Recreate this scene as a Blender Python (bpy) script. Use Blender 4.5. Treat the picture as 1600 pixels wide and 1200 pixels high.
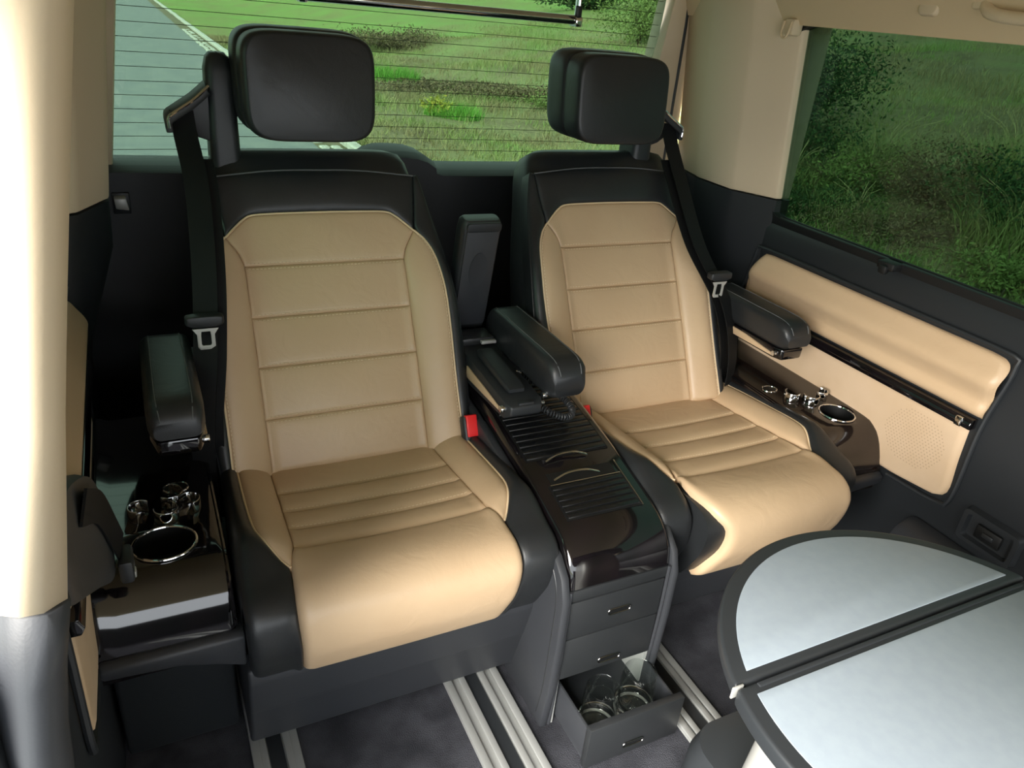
import bpy, bmesh, math, random
import numpy as np
from mathutils import Matrix, Vector

for _o in list(bpy.data.objects):
    bpy.data.objects.remove(_o, do_unlink=True)
scene = bpy.context.scene
COL = scene.collection
random.seed(4)
rng = np.random.default_rng(4)
PI = math.pi

# ------------------------------------------------------------------ camera, sky, sun, exposure
# x = towards the van's left wall (image right), y = towards the tailgate, z = up, cabin floor at z = 0
CAM_RIGHT = (0.89893, -0.42873, 0.09004)
CAM_DOWN = (-0.12225, -0.44287, -0.88821)
CAM_FWD = (0.42068, 0.78744, -0.45052)
cd = bpy.data.cameras.new('camera')
cd.sensor_width = 36.0
cd.lens = 36.0 * 1169.95 / 1600.0
cd.clip_start = 0.02
cd.clip_end = 400
cam = bpy.data.objects.new('camera', cd)
COL.objects.link(cam)
cam.matrix_world = Matrix(((CAM_RIGHT[0], -CAM_DOWN[0], -CAM_FWD[0], 0.0),
                           (CAM_RIGHT[1], -CAM_DOWN[1], -CAM_FWD[1], 0.0),
                           (CAM_RIGHT[2], -CAM_DOWN[2], -CAM_FWD[2], 1.36),
                           (0, 0, 0, 1)))
scene.camera = cam

world = bpy.data.worlds.new('overcast_sky')
scene.world = world
world.use_nodes = True
_bg = world.node_tree.nodes['Background']
_bg.inputs[0].default_value = (0.90, 0.95, 1.0, 1)
_bg.inputs[1].default_value = 2.7

sd = bpy.data.lights.new('sun', 'SUN')
sd.energy = 10.0
sd.angle = math.radians(50)
sd.color = (1.0, 0.95, 0.87)
sun = bpy.data.objects.new('sun', sd)
COL.objects.link(sun)
sun.rotation_euler = Vector((0.80, 0.42, -0.52)).to_track_quat('-Z', 'Y').to_euler()

vs = scene.view_settings
vs.view_transform = 'Standard'
vs.look = 'None'
vs.gamma = 1.0
vs.use_curve_mapping = False
vs.exposure = 0.80

# ------------------------------------------------------------------ materials
def lin(h):
    h = h.lstrip('#')
    c = [int(h[i:i + 2], 16) / 255 for i in (0, 2, 4)]
    return tuple(x / 12.92 if x <= 0.04045 else ((x + 0.055) / 1.055) ** 2.4 for x in c) + (1,)

def mat(name, col, rough=0.5, metal=0.0, col2=None, nscale=8.0, bump=None, coat=0.0, spec=0.5, detail=3.0, wave=None):
    m = bpy.data.materials.new(name)
    m.use_nodes = True
    nt = m.node_tree
    b = nt.nodes['Principled BSDF']
    b.inputs['Base Color'].default_value = lin(col)
    b.inputs['Roughness'].default_value = rough
    b.inputs['Metallic'].default_value = metal
    b.inputs['Specular IOR Level'].default_value = spec
    if coat:
        b.inputs['Coat Weight'].default_value = coat
        b.inputs['Coat Roughness'].default_value = 0.03
    tc = nt.nodes.new('ShaderNodeTexCoord')
    if col2:
        n = nt.nodes.new('ShaderNodeTexNoise')
        n.inputs['Scale'].default_value = nscale
        n.inputs['Detail'].default_value = detail
        nt.links.new(tc.outputs['Object'], n.inputs['Vector'])
        r = nt.nodes.new('ShaderNodeValToRGB')
        r.color_ramp.elements[0].position = 0.35
        r.color_ramp.elements[1].position = 0.65
        r.color_ramp.elements[0].color = lin(col)
        r.color_ramp.elements[1].color = lin(col2)
        nt.links.new(n.outputs['Fac'], r.inputs['Fac'])
        nt.links.new(r.outputs['Color'], b.inputs['Base Color'])
    if bump:
        kind, sc, st, dist = bump
        if kind == 'voronoi':
            n = nt.nodes.new('ShaderNodeTexVoronoi')
            out = n.outputs['Distance']
        else:
            n = nt.nodes.new('ShaderNodeTexNoise')
            n.inputs['Detail'].default_value = 4
            out = n.outputs['Fac']
        n.inputs['Scale'].default_value = sc
        nt.links.new(tc.outputs['Object'], n.inputs['Vector'])
        bp = nt.nodes.new('ShaderNodeBump')
        bp.inputs['Strength'].default_value = st
        bp.inputs['Distance'].default_value = dist
        nt.links.new(out, bp.inputs['Height'])
        nt.links.new(bp.outputs['Normal'], b.inputs['Normal'])
        if wave:                                   # soft creases of worn leather under the grain
            n2 = nt.nodes.new('ShaderNodeTexNoise')
            n2.inputs['Scale'].default_value = wave[0]
            n2.inputs['Detail'].default_value = 3
            n2.inputs['Distortion'].default_value = 1.2
            nt.links.new(tc.outputs['Object'], n2.inputs['Vector'])
            b2 = nt.nodes.new('ShaderNodeBump')
            b2.inputs['Strength'].default_value = wave[1]
            b2.inputs['Distance'].default_value = wave[2]
            nt.links.new(n2.outputs['Fac'], b2.inputs['Height'])
            nt.links.new(b2.outputs['Normal'], bp.inputs['Normal'])
    return m

def glass_mat(name, tint, refl=0.07):
    m = bpy.data.materials.new(name)
    m.use_nodes = True
    nt = m.node_tree
    nt.nodes.clear()
    o = nt.nodes.new('ShaderNodeOutputMaterial')
    t = nt.nodes.new('ShaderNodeBsdfTransparent')
    t.inputs[0].default_value = tint
    g = nt.nodes.new('ShaderNodeBsdfGlossy')
    g.inputs['Roughness'].default_value = 0.0
    x = nt.nodes.new('ShaderNodeMixShader')
    x.inputs[0].default_value = refl
    nt.links.new(t.outputs[0], x.inputs[1])
    nt.links.new(g.outputs[0], x.inputs[2])
    nt.links.new(x.outputs[0], o.inputs[0])
    return m

M = {}
M['beige'] = mat('beige_leather', 'c8ad8c', 0.42, col2='c3a786', nscale=5, bump=('voronoi', 420, 0.12, 0.0006), wave=(16, 0.25, 0.006))
M['beige_hl'] = mat('beige_piping', 'e0c8a4', 0.5)
M['stitch'] = mat('beige_thread', 'dcc9a8', 0.7)
M['black'] = mat('black_leather', '242628', 0.40, col2='202224', nscale=6, bump=('voronoi', 480, 0.15, 0.0006), wave=(14, 0.2, 0.005))
M['blackst'] = mat('black_thread', '5c5e60', 0.7)
M['beltm'] = mat('belt_webbing', '131415', 0.6, spec=0.2, bump=('noise', 260, 0.3, 0.001))
M['plastic'] = mat('charcoal_plastic', '313337', 0.48, col2='2e3034', nscale=3, bump=('voronoi', 300, 0.12, 0.0006))
M['dplastic'] = mat('black_plastic', '24272a', 0.45, bump=('voronoi', 300, 0.12, 0.0006))
M['gloss'] = mat('piano_black_lacquer', '0c0b0c', 0.08, coat=0.6, col2='130f12', nscale=20)
M['bezel'] = mat('satin_black', '26282a', 0.4)
M['rimmetal'] = mat('dark_chrome', '8c8c8c', 0.25, metal=1.0)
M['chrome'] = mat('chrome', 'd8d8d8', 0.07, metal=1.0)
M['alu'] = mat('aluminium_rail', 'b0b2b0', 0.36, metal=0.35, bump=('noise', 60, 0.1, 0.001))
M['carpet'] = mat('anthracite_carpet', '34353a', 0.95, col2='47484e', nscale=14, bump=('noise', 420, 0.9, 0.004), spec=0.1)
M['trim'] = mat('beige_trim', 'd6c3a6', 0.6, bump=('noise', 300, 0.15, 0.0008))
M['fabric'] = mat('beige_suede', 'cbb296', 0.85, col2='c4aa8c', nscale=9, bump=('noise', 500, 0.3, 0.001), spec=0.2)
M['head'] = mat('headliner_cloth', 'd8c2a0', 0.9, bump=('noise', 500, 0.2, 0.001), spec=0.15)
M['red'] = mat('red_button', 'e0282a', 0.35)
M['rubber'] = mat('rubber_seal', '0e0f10', 0.5)
M['tabletop'] = mat('pale_grey_laminate', '949fa8', 0.36, col2='909ba5', nscale=60)
M['tablerim'] = mat('table_edge_plastic', '2a2d30', 0.42)
M['silver'] = mat('silver_lacquer', 'b8b8b4', 0.4, metal=0.3)
M['asphalt'] = mat('asphalt', '8f9492', 0.9, col2='82888a', nscale=3, bump=('noise', 90, 0.6, 0.01), spec=0.2)
M['stone'] = mat('kerb_stone', 'd2d2ca', 0.85, col2='b4b4aa', nscale=14, bump=('noise', 30, 0.5, 0.01))
M['bark'] = mat('brown_stem', '4a3c2c', 0.9)
M['body'] = mat('van_body_paint', '30343a', 0.3)
M['rearglass'] = glass_mat('rear_glass', (0.345, 0.42, 0.365, 1), 0.025)
M['sideglass'] = glass_mat('privacy_glass', (0.18, 0.245, 0.205, 1), 0.025)
M['wire'] = mat('heating_wire', '2a3024', 0.7)

def meadow_mat():
    m = bpy.data.materials.new('meadow_soil_and_grass')
    m.use_nodes = True
    nt = m.node_tree
    b = nt.nodes['Principled BSDF']
    b.inputs['Roughness'].default_value = 0.95
    b.inputs['Specular IOR Level'].default_value = 0.1
    tc = nt.nodes.new('ShaderNodeTexCoord')
    n1 = nt.nodes.new('ShaderNodeTexNoise')
    n1.inputs['Scale'].default_value = 0.45
    n1.inputs['Detail'].default_value = 8
    n1.inputs['Roughness'].default_value = 0.65
    nt.links.new(tc.outputs['Object'], n1.inputs['Vector'])
    r = nt.nodes.new('ShaderNodeValToRGB')
    e = r.color_ramp.elements
    e[0].position, e[0].color = 0.30, lin('6e6652')
    e[1].position, e[1].color = 0.72, lin('86985e')
    for p, c in ((0.42, '878264'), (0.5, '8a8a64'), (0.62, '8c986a')):
        x = e.new(p)
        x.color = lin(c)
    nt.links.new(n1.outputs['Fac'], r.inputs['Fac'])
    sx = nt.nodes.new('ShaderNodeSeparateXYZ')
    nt.links.new(tc.outputs['Object'], sx.inputs[0])
    mr = nt.nodes.new('ShaderNodeMapRange')
    mr.inputs[1].default_value = 20
    mr.inputs[2].default_value = 34
    nt.links.new(sx.outputs['Y'], mr.inputs[0])
    r2 = nt.nodes.new('ShaderNodeValToRGB')              # the field further off is greener than the verge
    e = r2.color_ramp.elements
    e[0].position, e[0].color = 0.35, lin('8a8f60')
    e[1].position, e[1].color = 0.65, lin('84a85c')
    nt.links.new(n1.outputs['Fac'], r2.inputs['Fac'])
    mx = nt.nodes.new('ShaderNodeMix')
    mx.data_type = 'RGBA'
    nt.links.new(mr.outputs[0], mx.inputs[0])
    nt.links.new(r.outputs['Color'], mx.inputs[6])
    nt.links.new(r2.outputs['Color'], mx.inputs[7])
    nt.links.new(mx.outputs[2], b.inputs['Base Color'])
    n2 = nt.nodes.new('ShaderNodeTexNoise')
    n2.inputs['Scale'].default_value = 9
    n2.inputs['Detail'].default_value = 5
    nt.links.new(tc.outputs['Object'], n2.inputs['Vector'])
    bp = nt.nodes.new('ShaderNodeBump')
    bp.inputs['Strength'].default_value = 0.8
    bp.inputs['Distance'].default_value = 0.08
    nt.links.new(n2.outputs['Fac'], bp.inputs['Height'])
    nt.links.new(bp.outputs['Normal'], b.inputs['Normal'])
    return m

def leaf_mat(name, cols, patch=None):
    """colour differs from blade to blade (random per island) and, for meadow grass, drifts in patches"""
    m = bpy.data.materials.new(name)
    m.use_nodes = True
    nt = m.node_tree
    b = nt.nodes['Principled BSDF']
    b.inputs['Roughness'].default_value = 0.7
    b.inputs['Specular IOR Level'].default_value = 0.15
    g = nt.nodes.new('ShaderNodeNewGeometry')
    r = nt.nodes.new('ShaderNodeValToRGB')
    e = r.color_ramp.elements
    k = len(cols)
    e[0].position, e[0].color = 0.0, lin(cols[0])
    e[1].position, e[1].color = 1.0, lin(cols[-1])
    for i in range(1, k - 1):
        x = e.new(i / (k - 1))
        x.color = lin(cols[i])
    if patch:
        tc = nt.nodes.new('ShaderNodeTexCoord')
        n = nt.nodes.new('ShaderNodeTexNoise')
        n.inputs['Scale'].default_value = patch
        n.inputs['Detail'].default_value = 3
        nt.links.new(tc.outputs['Object'], n.inputs['Vector'])
        mr = nt.nodes.new('ShaderNodeMapRange')
        mr.inputs[1].default_value = 0.40
        mr.inputs[2].default_value = 0.60
        nt.links.new(n.outputs['Fac'], mr.inputs[0])
        mx = nt.nodes.new('ShaderNodeMix')
        mx.inputs[0].default_value = 0.35
        nt.links.new(mr.outputs[0], mx.inputs[2])
        nt.links.new(g.outputs['Random Per Island'], mx.inputs[3])
        nt.links.new(mx.outputs[0], r.inputs['Fac'])
    else:
        nt.links.new(g.outputs['Random Per Island'], r.inputs['Fac'])
    nt.links.new(r.outputs['Color'], b.inputs['Base Color'])
    return m

M['meadow'] = meadow_mat()
M['grass'] = leaf_mat('meadow_grass', ['86785c', '9c9470', '979a68', '8a9c60', '7c9c56'], 0.5)
M['leaf_dark'] = leaf_mat('dark_leaves', ['2c4028', '3e5636', '4a663c', '34482e'])
M['leaf_mid'] = leaf_mat('mid_leaves', ['5c7040', '788a50', '86965a', '687c44'])
M['leaf_dry'] = leaf_mat('dry_leaves', ['64584a', '7a6c56', '8a805e', '565040', '6c7048'])
M['leaf_yellow'] = leaf_mat('yellow_leaves', ['a8a040', 'b8b454', '8c9a44', 'c4bc60'])
M['leaf_fresh'] = leaf_mat('fresh_leaves', ['6aa840', '78b44c', '5c963c', '86b458'])
M['tallgrass'] = leaf_mat('tall_grass', ['84905a', '9a9e68', '70844c', 'aaa678'])

def tumbler_glass():
    """thin clear glass: see-through face on, mirror-like towards its edges"""
    m = bpy.data.materials.new('clear_glass')
    m.use_nodes = True
    nt = m.node_tree
    nt.nodes.clear()
    o = nt.nodes.new('ShaderNodeOutputMaterial')
    t = nt.nodes.new('ShaderNodeBsdfTransparent')
    t.inputs[0].default_value = (0.96, 0.98, 0.97, 1)
    g = nt.nodes.new('ShaderNodeBsdfGlossy')
    g.inputs['Roughness'].default_value = 0.02
    lw = nt.nodes.new('ShaderNodeLayerWeight')
    lw.inputs[0].default_value = 0.5
    pw = nt.nodes.new('ShaderNodeMath')
    pw.operation = 'POWER'
    pw.inputs[1].default_value = 3.0
    ma = nt.nodes.new('ShaderNodeMath')
    ma.operation = 'MULTIPLY_ADD'
    ma.inputs[1].default_value = 0.65
    ma.inputs[2].default_value = 0.05
    x = nt.nodes.new('ShaderNodeMixShader')
    nt.links.new(lw.outputs['Facing'], pw.inputs[0])
    nt.links.new(pw.outputs[0], ma.inputs[0])
    nt.links.new(ma.outputs[0], x.inputs[0])
    nt.links.new(t.outputs[0], x.inputs[1])
    nt.links.new(g.outputs[0], x.inputs[2])
    nt.links.new(x.outputs[0], o.inputs[0])
    return m
M['glass'] = tumbler_glass()

# ------------------------------------------------------------------ mesh helpers (all geometry in van coordinates, metres)
LOC = {}

def props(o, label=None, cat=None, group=None, kind=None):
    if label: o['label'] = label
    if cat: o['category'] = cat
    if group: o['group'] = group
    if kind: o['kind'] = kind
    return o

def thing(name, loc, label, cat, group=None):
    o = bpy.data.objects.new(name, None)
    o.empty_display_size = 0.05
    o.location = loc
    COL.objects.link(o)
    LOC[o.name] = np.array(loc, float)
    return props(o, label, cat, group)

def obj(name, geo, m, parent=None, bevel=0.0, seg=2, smooth=True, sharp=38, bang=35):
    V, F = geo
    V = np.asarray(V, float)
    base = LOC[parent.name] if parent is not None else np.zeros(3)
    me = bpy.data.meshes.new(name)
    me.from_pydata((V - base).tolist(), [], [list(map(int, f)) for f in F])
    bm = bmesh.new()
    bm.from_mesh(me)
    bmesh.ops.remove_doubles(bm, verts=bm.verts, dist=1e-6)
    bmesh.ops.recalc_face_normals(bm, faces=bm.faces)
    if bevel > 0:
        es = [e for e in bm.edges if len(e.link_faces) == 2 and e.calc_face_angle(0) > math.radians(bang)]
        bmesh.ops.bevel(bm, geom=es, offset=bevel, segments=seg, profile=0.5, affect='EDGES', clamp_overlap=True)
    bm.to_mesh(me)
    bm.free()
    if smooth:
        me.polygons.foreach_set('use_smooth', [True] * len(me.polygons))
        me.set_sharp_from_angle(angle=math.radians(sharp))
    me.materials.append(M[m] if isinstance(m, str) else m)
    o = bpy.data.objects.new(name, me)
    COL.objects.link(o)
    if parent is not None:
        o.parent = parent
    LOC[o.name] = base
    return o

def join(*gs):
    V, F, k = [], [], 0
    for v, f in gs:
        v = np.asarray(v, float).reshape(-1, 3)
        V.append(v)
        F += [[i + k for i in q] for q in f]
        k += len(v)
    return np.vstack(V), F

def box(x0, x1, y0, y1, z0, z1):
    V = [(x, y, z) for z in (z0, z1) for y in (y0, y1) for x in (x0, x1)]
    return np.array(V), [(0, 2, 3, 1), (4, 5, 7, 6), (0, 1, 5, 4), (2, 6, 7, 3), (0, 4, 6, 2), (1, 3, 7, 5)]

def loft(rings, closed=True, cap=True, loop=False):
    n = len(rings[0])
    V = np.vstack([np.asarray(r, float) for r in rings])
    F = []
    m = len(rings)
    for i in range(m if loop else m - 1):
        a, b = i * n, ((i + 1) % m) * n
        for j in range(n if closed else n - 1):
            k = (j + 1) % n
            F.append((a + j, a + k, b + k, b + j))
    if cap and closed and not loop:
        F.append(tuple(range(n))[::-1])
        F.append(tuple(range((m - 1) * n, m * n)))
    return V, F

def prism(outline, axis, a, b):
    """outline of 2D points; axis 'x': points are (y,z); 'y': (x,z); 'z': (x,y)"""
    def p(t, s):
        return {'x': (s, t[0], t[1]), 'y': (t[0], s, t[1]), 'z': (t[0], t[1], s)}[axis]
    return loft([[p(t, a) for t in outline], [p(t, b) for t in outline]])

def rrect(w, h, r, n=5, p=(0, 0)):
    out = []
    for cx, cy, a0 in ((w / 2 - r, h / 2 - r, 0), (-w / 2 + r, h / 2 - r, 90), (-w / 2 + r, -h / 2 + r, 180), (w / 2 - r, -h / 2 + r, 270)):
        for i in range(n + 1):
            a = math.radians(a0 + 90 * i / n)
            out.append((p[0] + cx + r * math.cos(a), p[1] + cy + r * math.sin(a)))
    return out

def crom(P, n):
    """Catmull-Rom through points, n samples evenly by arc length"""
    P = np.asarray(P, float)
    if len(P) == 2:
        t = np.linspace(0, 1, n)[:, None]
        return P[0] * (1 - t) + P[1] * t
    Q = np.vstack([2 * P[0] - P[1], P, 2 * P[-1] - P[-2]])
    out = []
    for i in range(1, len(Q) - 2):
        for t in np.linspace(0, 1, 24, endpoint=False):
            p0, p1, p2, p3 = Q[i - 1], Q[i], Q[i + 1], Q[i + 2]
            out.append(0.5 * (2 * p1 + (p2 - p0) * t + (2 * p0 - 5 * p1 + 4 * p2 - p3) * t * t + (3 * p1 - p0 - 3 * p2 + p3) * t ** 3))
    out.append(P[-1])
    return poly(np.array(out), n)

def poly(P, n):
    P = np.asarray(P, float)
    d = np.r_[0, np.cumsum(np.linalg.norm(np.diff(P, axis=0), axis=1))]
    s = np.linspace(0, d[-1], n)
    return np.stack([np.interp(s, d, P[:, k]) for k in range(P.shape[1])], 1)

def frames(P, closed=False):
    P = np.asarray(P, float)
    T = np.gradient(P, axis=0)
    if closed:
        T = np.roll(P, -1, 0) - np.roll(P, 1, 0)
    T /= np.linalg.norm(T, axis=1)[:, None] + 1e-12
    up = np.array([0, 0, 1.0])
    if abs(T[0] @ up) > 0.9:
        up = np.array([1.0, 0, 0])
    N = []
    n = up - T[0] * (up @ T[0])
    n /= np.linalg.norm(n)
    for t in T:
        n = n - t * (n @ t)
        n /= np.linalg.norm(n) + 1e-12
        N.append(n)
    N = np.array(N)
    return T, N, np.cross(T, N)

def tube(P, r, n=8, closed=False):
    P = np.asarray(P, float)
    T, N, B = frames(P, closed)
    rr = np.broadcast_to(np.asarray(r, float), (len(P),))
    rings = [[P[i] + rr[i] * (math.cos(2 * PI * k / n) * N[i] + math.sin(2 * PI * k / n) * B[i]) for k in range(n)] for i in range(len(P))]
    return loft(rings, loop=closed, cap=not closed)

def ribbon(P, W, th):
    """flat strap: P centre line, W side vectors (half width), th thickness"""
    P = np.asarray(P, float)
    W = np.asarray(W, float)
    T = np.gradient(P, axis=0)
    T /= np.linalg.norm(T, axis=1)[:, None]
    N = np.cross(T, W)
    N /= np.linalg.norm(N, axis=1)[:, None]
    rings = [[P[i] - W[i] - N[i] * th / 2, P[i] + W[i] - N[i] * th / 2, P[i] + W[i] + N[i] * th / 2, P[i] - W[i] + N[i] * th / 2] for i in range(len(P))]
    return loft(rings)

def lathe(prof, c, n=32, axis='z'):
    rings = []
    for r, h in prof:
        ring = []
        for k in range(n):
            a = 2 * PI * k / n
            ring.append((c[0] + r * math.cos(a), c[1] + r * math.sin(a), c[2] + h))
        rings.append(ring)
    return loft(rings, cap=True)

def ring_xy(c, rx, ry, r, n=40, nt=8, tilt=0.0):
    P = [(c[0] + rx * math.cos(2 * PI * k / n), c[1] + ry * math.sin(2 * PI * k / n), c[2] + tilt * ry * math.sin(2 * PI * k / n)) for k in range(n)]
    return tube(P, r, nt, closed=True)

def clus(n):
    return 0.5 - 0.5 * np.cos(PI * np.linspace(0, 1, n)) * (1 - 0.12 * np.sin(PI * np.linspace(0, 1, n)))

def panel(Lc, Rc, Bc, Tc, smap, ns=14, nt=14, puff=0.006, er=0.012, crown=0.0, skirt=0.02, base=None):
    """upholstery panel: Coons patch between four edge curves in the (u,v) plane, rounded off towards its seams"""
    s, t = clus(ns), clus(nt)
    L, R = poly(Lc, 60), poly(Rc, 60)
    B, T = poly(Bc, 60), poly(Tc, 60)
    k = np.linspace(0, 1, 60)
    def ev(C, x):
        return np.stack([np.interp(x, k, C[:, 0]), np.interp(x, k, C[:, 1])], -1)
    S, TT = np.meshgrid(s, t, indexing='ij')
    l, r, b, tp = ev(L, TT), ev(R, TT), ev(B, S), ev(T, S)
    S1, T1 = S[..., None], TT[..., None]
    UV = (1 - S1) * l + S1 * r + (1 - T1) * b + T1 * tp - ((1 - S1) * (1 - T1) * B[0] + S1 * (1 - T1) * B[-1] + (1 - S1) * T1 * T[0] + S1 * T1 * T[-1])
    wid = np.linalg.norm(r - l, axis=-1)
    hei = np.linalg.norm(tp - b, axis=-1)
    ds = np.minimum(S, 1 - S) * wid
    dt = np.minimum(TT, 1 - TT) * hei
    f = lambda d: np.sqrt(np.clip(1 - (1 - np.clip(d / er, 0, 1)) ** 2, 0, 1))
    h = puff * f(ds) * f(dt) + crown * (4 * S * (1 - S)) * (4 * TT * (1 - TT))
    P, N = smap(UV[..., 0], UV[..., 1])
    if base is not None:
        h = h + base(UV[..., 0], UV[..., 1])
    X = P + N * h[..., None]
    V = X.reshape(-1, 3)
    idx = np.arange(ns * nt).reshape(ns, nt)
    F = [(idx[i, j], idx[i + 1, j], idx[i + 1, j + 1], idx[i, j + 1]) for i in range(ns - 1) for j in range(nt - 1)]
    loop = [(i, 0) for i in range(ns)] + [(ns - 1, j) for j in range(1, nt)] + [(i, nt - 1) for i in range(ns - 2, -1, -1)] + [(0, j) for j in range(nt - 2, 0, -1)]
    sk = np.array([X[i, j] - N[i, j] * skirt for i, j in loop])
    o = len(V)
    V = np.vstack([V, sk])
    n = len(loop)
    for q in range(n):
        a, b2 = loop[q], loop[(q + 1) % n]
        F.append((idx[a], idx[b2], o + (q + 1) % n, o + q))
    F.append(tuple(range(o, o + n))[::-1])
    return V, F

def stitches(C, smap, off, base=None, dash=0.0050, gap=0.0030, w=0.0009):
    """row of small thread stitches along a (u,v) curve"""
    C = np.asarray(C, float)
    d = np.r_[0, np.cumsum(np.linalg.norm(np.diff(C, axis=0), axis=1))]
    n = int(d[-1] / (dash + gap))
    gs = []
    for i in range(n):
        s = np.array([i * (dash + gap), i * (dash + gap) + dash])
        uv = np.stack([np.interp(s, d, C[:, 0]), np.interp(s, d, C[:, 1])], 1)
        P, N = smap(uv[:, 0], uv[:, 1])
        h = off + (base(uv[:, 0], uv[:, 1]) if base is not None else 0)
        P = P + N * np.broadcast_to(np.asarray(h), (2,))[:, None]
        t = P[1] - P[0]
        t /= np.linalg.norm(t)
        b = np.cross(t, N[0]) * w
        nn = N[0] * w
        gs.append(([P[0] - b, P[0] + nn, P[0] + b, P[1] - b, P[1] + nn, P[1] + b], [(0, 3, 4, 1), (1, 4, 5, 2), (0, 1, 2), (3, 5, 4), (0, 2, 5, 3)]))
    return join(*gs)

def uvline(C, smap, off, r, base=None, n=60, nt=6):
    C = poly(C, n)
    P, N = smap(C[:, 0], C[:, 1])
    h = off + (base(C[:, 0], C[:, 1]) if base is not None else 0 * C[:, 0])
    return tube(P + N * np.asarray(h)[:, None], r, nt)

XC = 0.735          # the van's centre line
def mirror(geo, s):
    V = np.array(geo[0], float)
    if s < 0:
        V[:, 0] = 2 * XC - V[:, 0]
    return V, geo[1]

# ------------------------------------------------------------------ the setting: cabin shell
def structure(o):
    o['kind'] = 'structure'
    return o

structure(obj('floor', box(-0.30, 1.72, -2.2, 2.2, -0.05, 0.0), 'carpet'))

# floor rails running lengthwise
def rail(n, xc, w=0.125, y0=-1.6, y1=1.95):
    r = structure(obj('trim_%d' % n, box(xc - w / 2, xc + w / 2, y0, y1, 0.0, 0.006), 'alu', bevel=0.001))
    for k, (a, b) in enumerate(((-w / 2, -w / 2 + 0.016), (-0.030, -0.016), (0.016, 0.030), (w / 2 - 0.016, w / 2))):
        obj('rail_lip', box(xc + a, xc + b, y0, y1, 0.006, 0.014), 'alu', r, bevel=0.002)
    obj('rail_slot', box(xc - 0.014, xc + 0.014, y0, y1, 0.006, 0.008), 'dplastic', r)
rail(1, 0.115, 0.09)
rail(2, 0.545)
rail(3, 0.965, 0.10)
rail(4, 1.40, 0.09)

# side walls: dark lower panel, beige pillars, window openings
ZB = 0.885           # belt line
ZT = 1.385           # window top
def xw(z):
    return 1.62 if z <= ZB else 1.62 - 0.06 * (z - ZB) / (ZT - ZB)

def wall(side, y_front, name):
    s = 1 if side == 'right' else -1
    sec = [(1.62, 0.0), (1.62, 0.80), (1.622, 0.855), (1.632, 0.878), (1.648, 0.886), (1.675, 0.886), (1.675, 0.0)]
    w = structure(obj(name, mirror(loft([[(x, y, z) for x, z in sec] for y in (y_front, 2.16)]), s), 'dplastic', bevel=0.004))
    # rear pillar, beige, with its raised ridge
    dx = 0.0 if s > 0 else 0.042
    def prow(z, k=1.0):
        x = xw(z)
        e = [(0.012, 1.575), (0.000, 1.60), (-0.044, 1.690), (-0.052, 1.703), (-0.050, 1.86), (-0.042, 1.88), (-0.004, 2.03)]
        return [(x + (o - dx) * k if o < 0.01 else x + o * k, y, z) for o, y in e] + [(1.675, 2.03, z), (1.675, 1.575, z)]
    rp = structure(obj('trim_%d' % (6 if s > 0 else 7), mirror(loft([prow(z) for z in np.linspace(0.937, 1.47, 9)]), s), 'trim', bevel=0.007))
    obj('pillar_base_cover', mirror(loft([[(x, y, z) for x, y, _ in prow(0.93, k)] for z, k in ((0.50, 0.0), (0.62, 0.15), (0.74, 0.6), (0.84, 0.95), (0.934, 1.0))]), s), 'dplastic', rp, sharp=50)
    return w
wall_r = wall('right', -2.2, 'wall_right')
wall_l = wall('left', 0.50, 'wall_left')
structure(obj('trim_8', box(1.56, 1.675, -0.62, -0.46, ZB, 1.42), 'trim', bevel=0.01))

# side windows
def side_window(n, side, y0, y1, vis=True):
    s = 1 if side == 'right' else -1
    r = 0.055
    cy, cz = (y0 + y1) / 2, (ZB + ZT) / 2
    inner = rrect(y1 - y0 - 0.012, ZT - ZB - 0.012, r, 6)
    outer = rrect(y1 - y0 + 0.07, ZT - ZB + 0.07, 0.03, 6)
    def pt(p, off):
        z = cz + p[1]
        return (xw(max(z, ZB)) + off + (0.0 if z > ZB else 0.0), cy + p[0], z)
    w = structure(obj('window_%d' % n, mirror(loft([[pt(p, 0.030) for p in rrect(y1 - y0 + 0.02, ZT - ZB + 0.02, r, 6)], [pt(p, 0.034) for p in rrect(y1 - y0 + 0.02, ZT - ZB + 0.02, r, 6)]]), s), 'sideglass', smooth=False))
    obj('window_seal', mirror(loft([[pt(p, 0.012) for p in outer], [pt(p, 0.006) for p in inner], [pt(p, 0.040) for p in inner], [pt(p, 0.044) for p in outer]], loop=True), s), 'rubber', w, bevel=0.002)
    return w
w2 = side_window(2, 'right', -0.42, 1.605)
side_window(3, 'right', -1.9, -0.62)
side_window(4, 'left', 0.72, 1.605)
# window blind slot strip and catch on the sill
obj('blind_strip', box(1.628, 1.640, -0.3, 1.58, 0.884, 0.892), 'dplastic', w2, bevel=0.002)
obj('blind_strip', box(1.644, 1.652, -0.3, 1.58, 0.884, 0.894), 'rubber', w2, bevel=0.002)
obj('blind_catch', join(box(1.598, 1.645, 1.135, 1.185, 0.872, 0.892), box(1.590, 1.605, 1.148, 1.172, 0.862, 0.884)), 'rubber', w2, bevel=0.006)

# front left of the opening: sliding door aperture, cab end
structure(obj('wall_front', join(box(-0.35, 1.74, -2.26, -2.2, -0.05, 0.75)), 'dplastic'))

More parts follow.
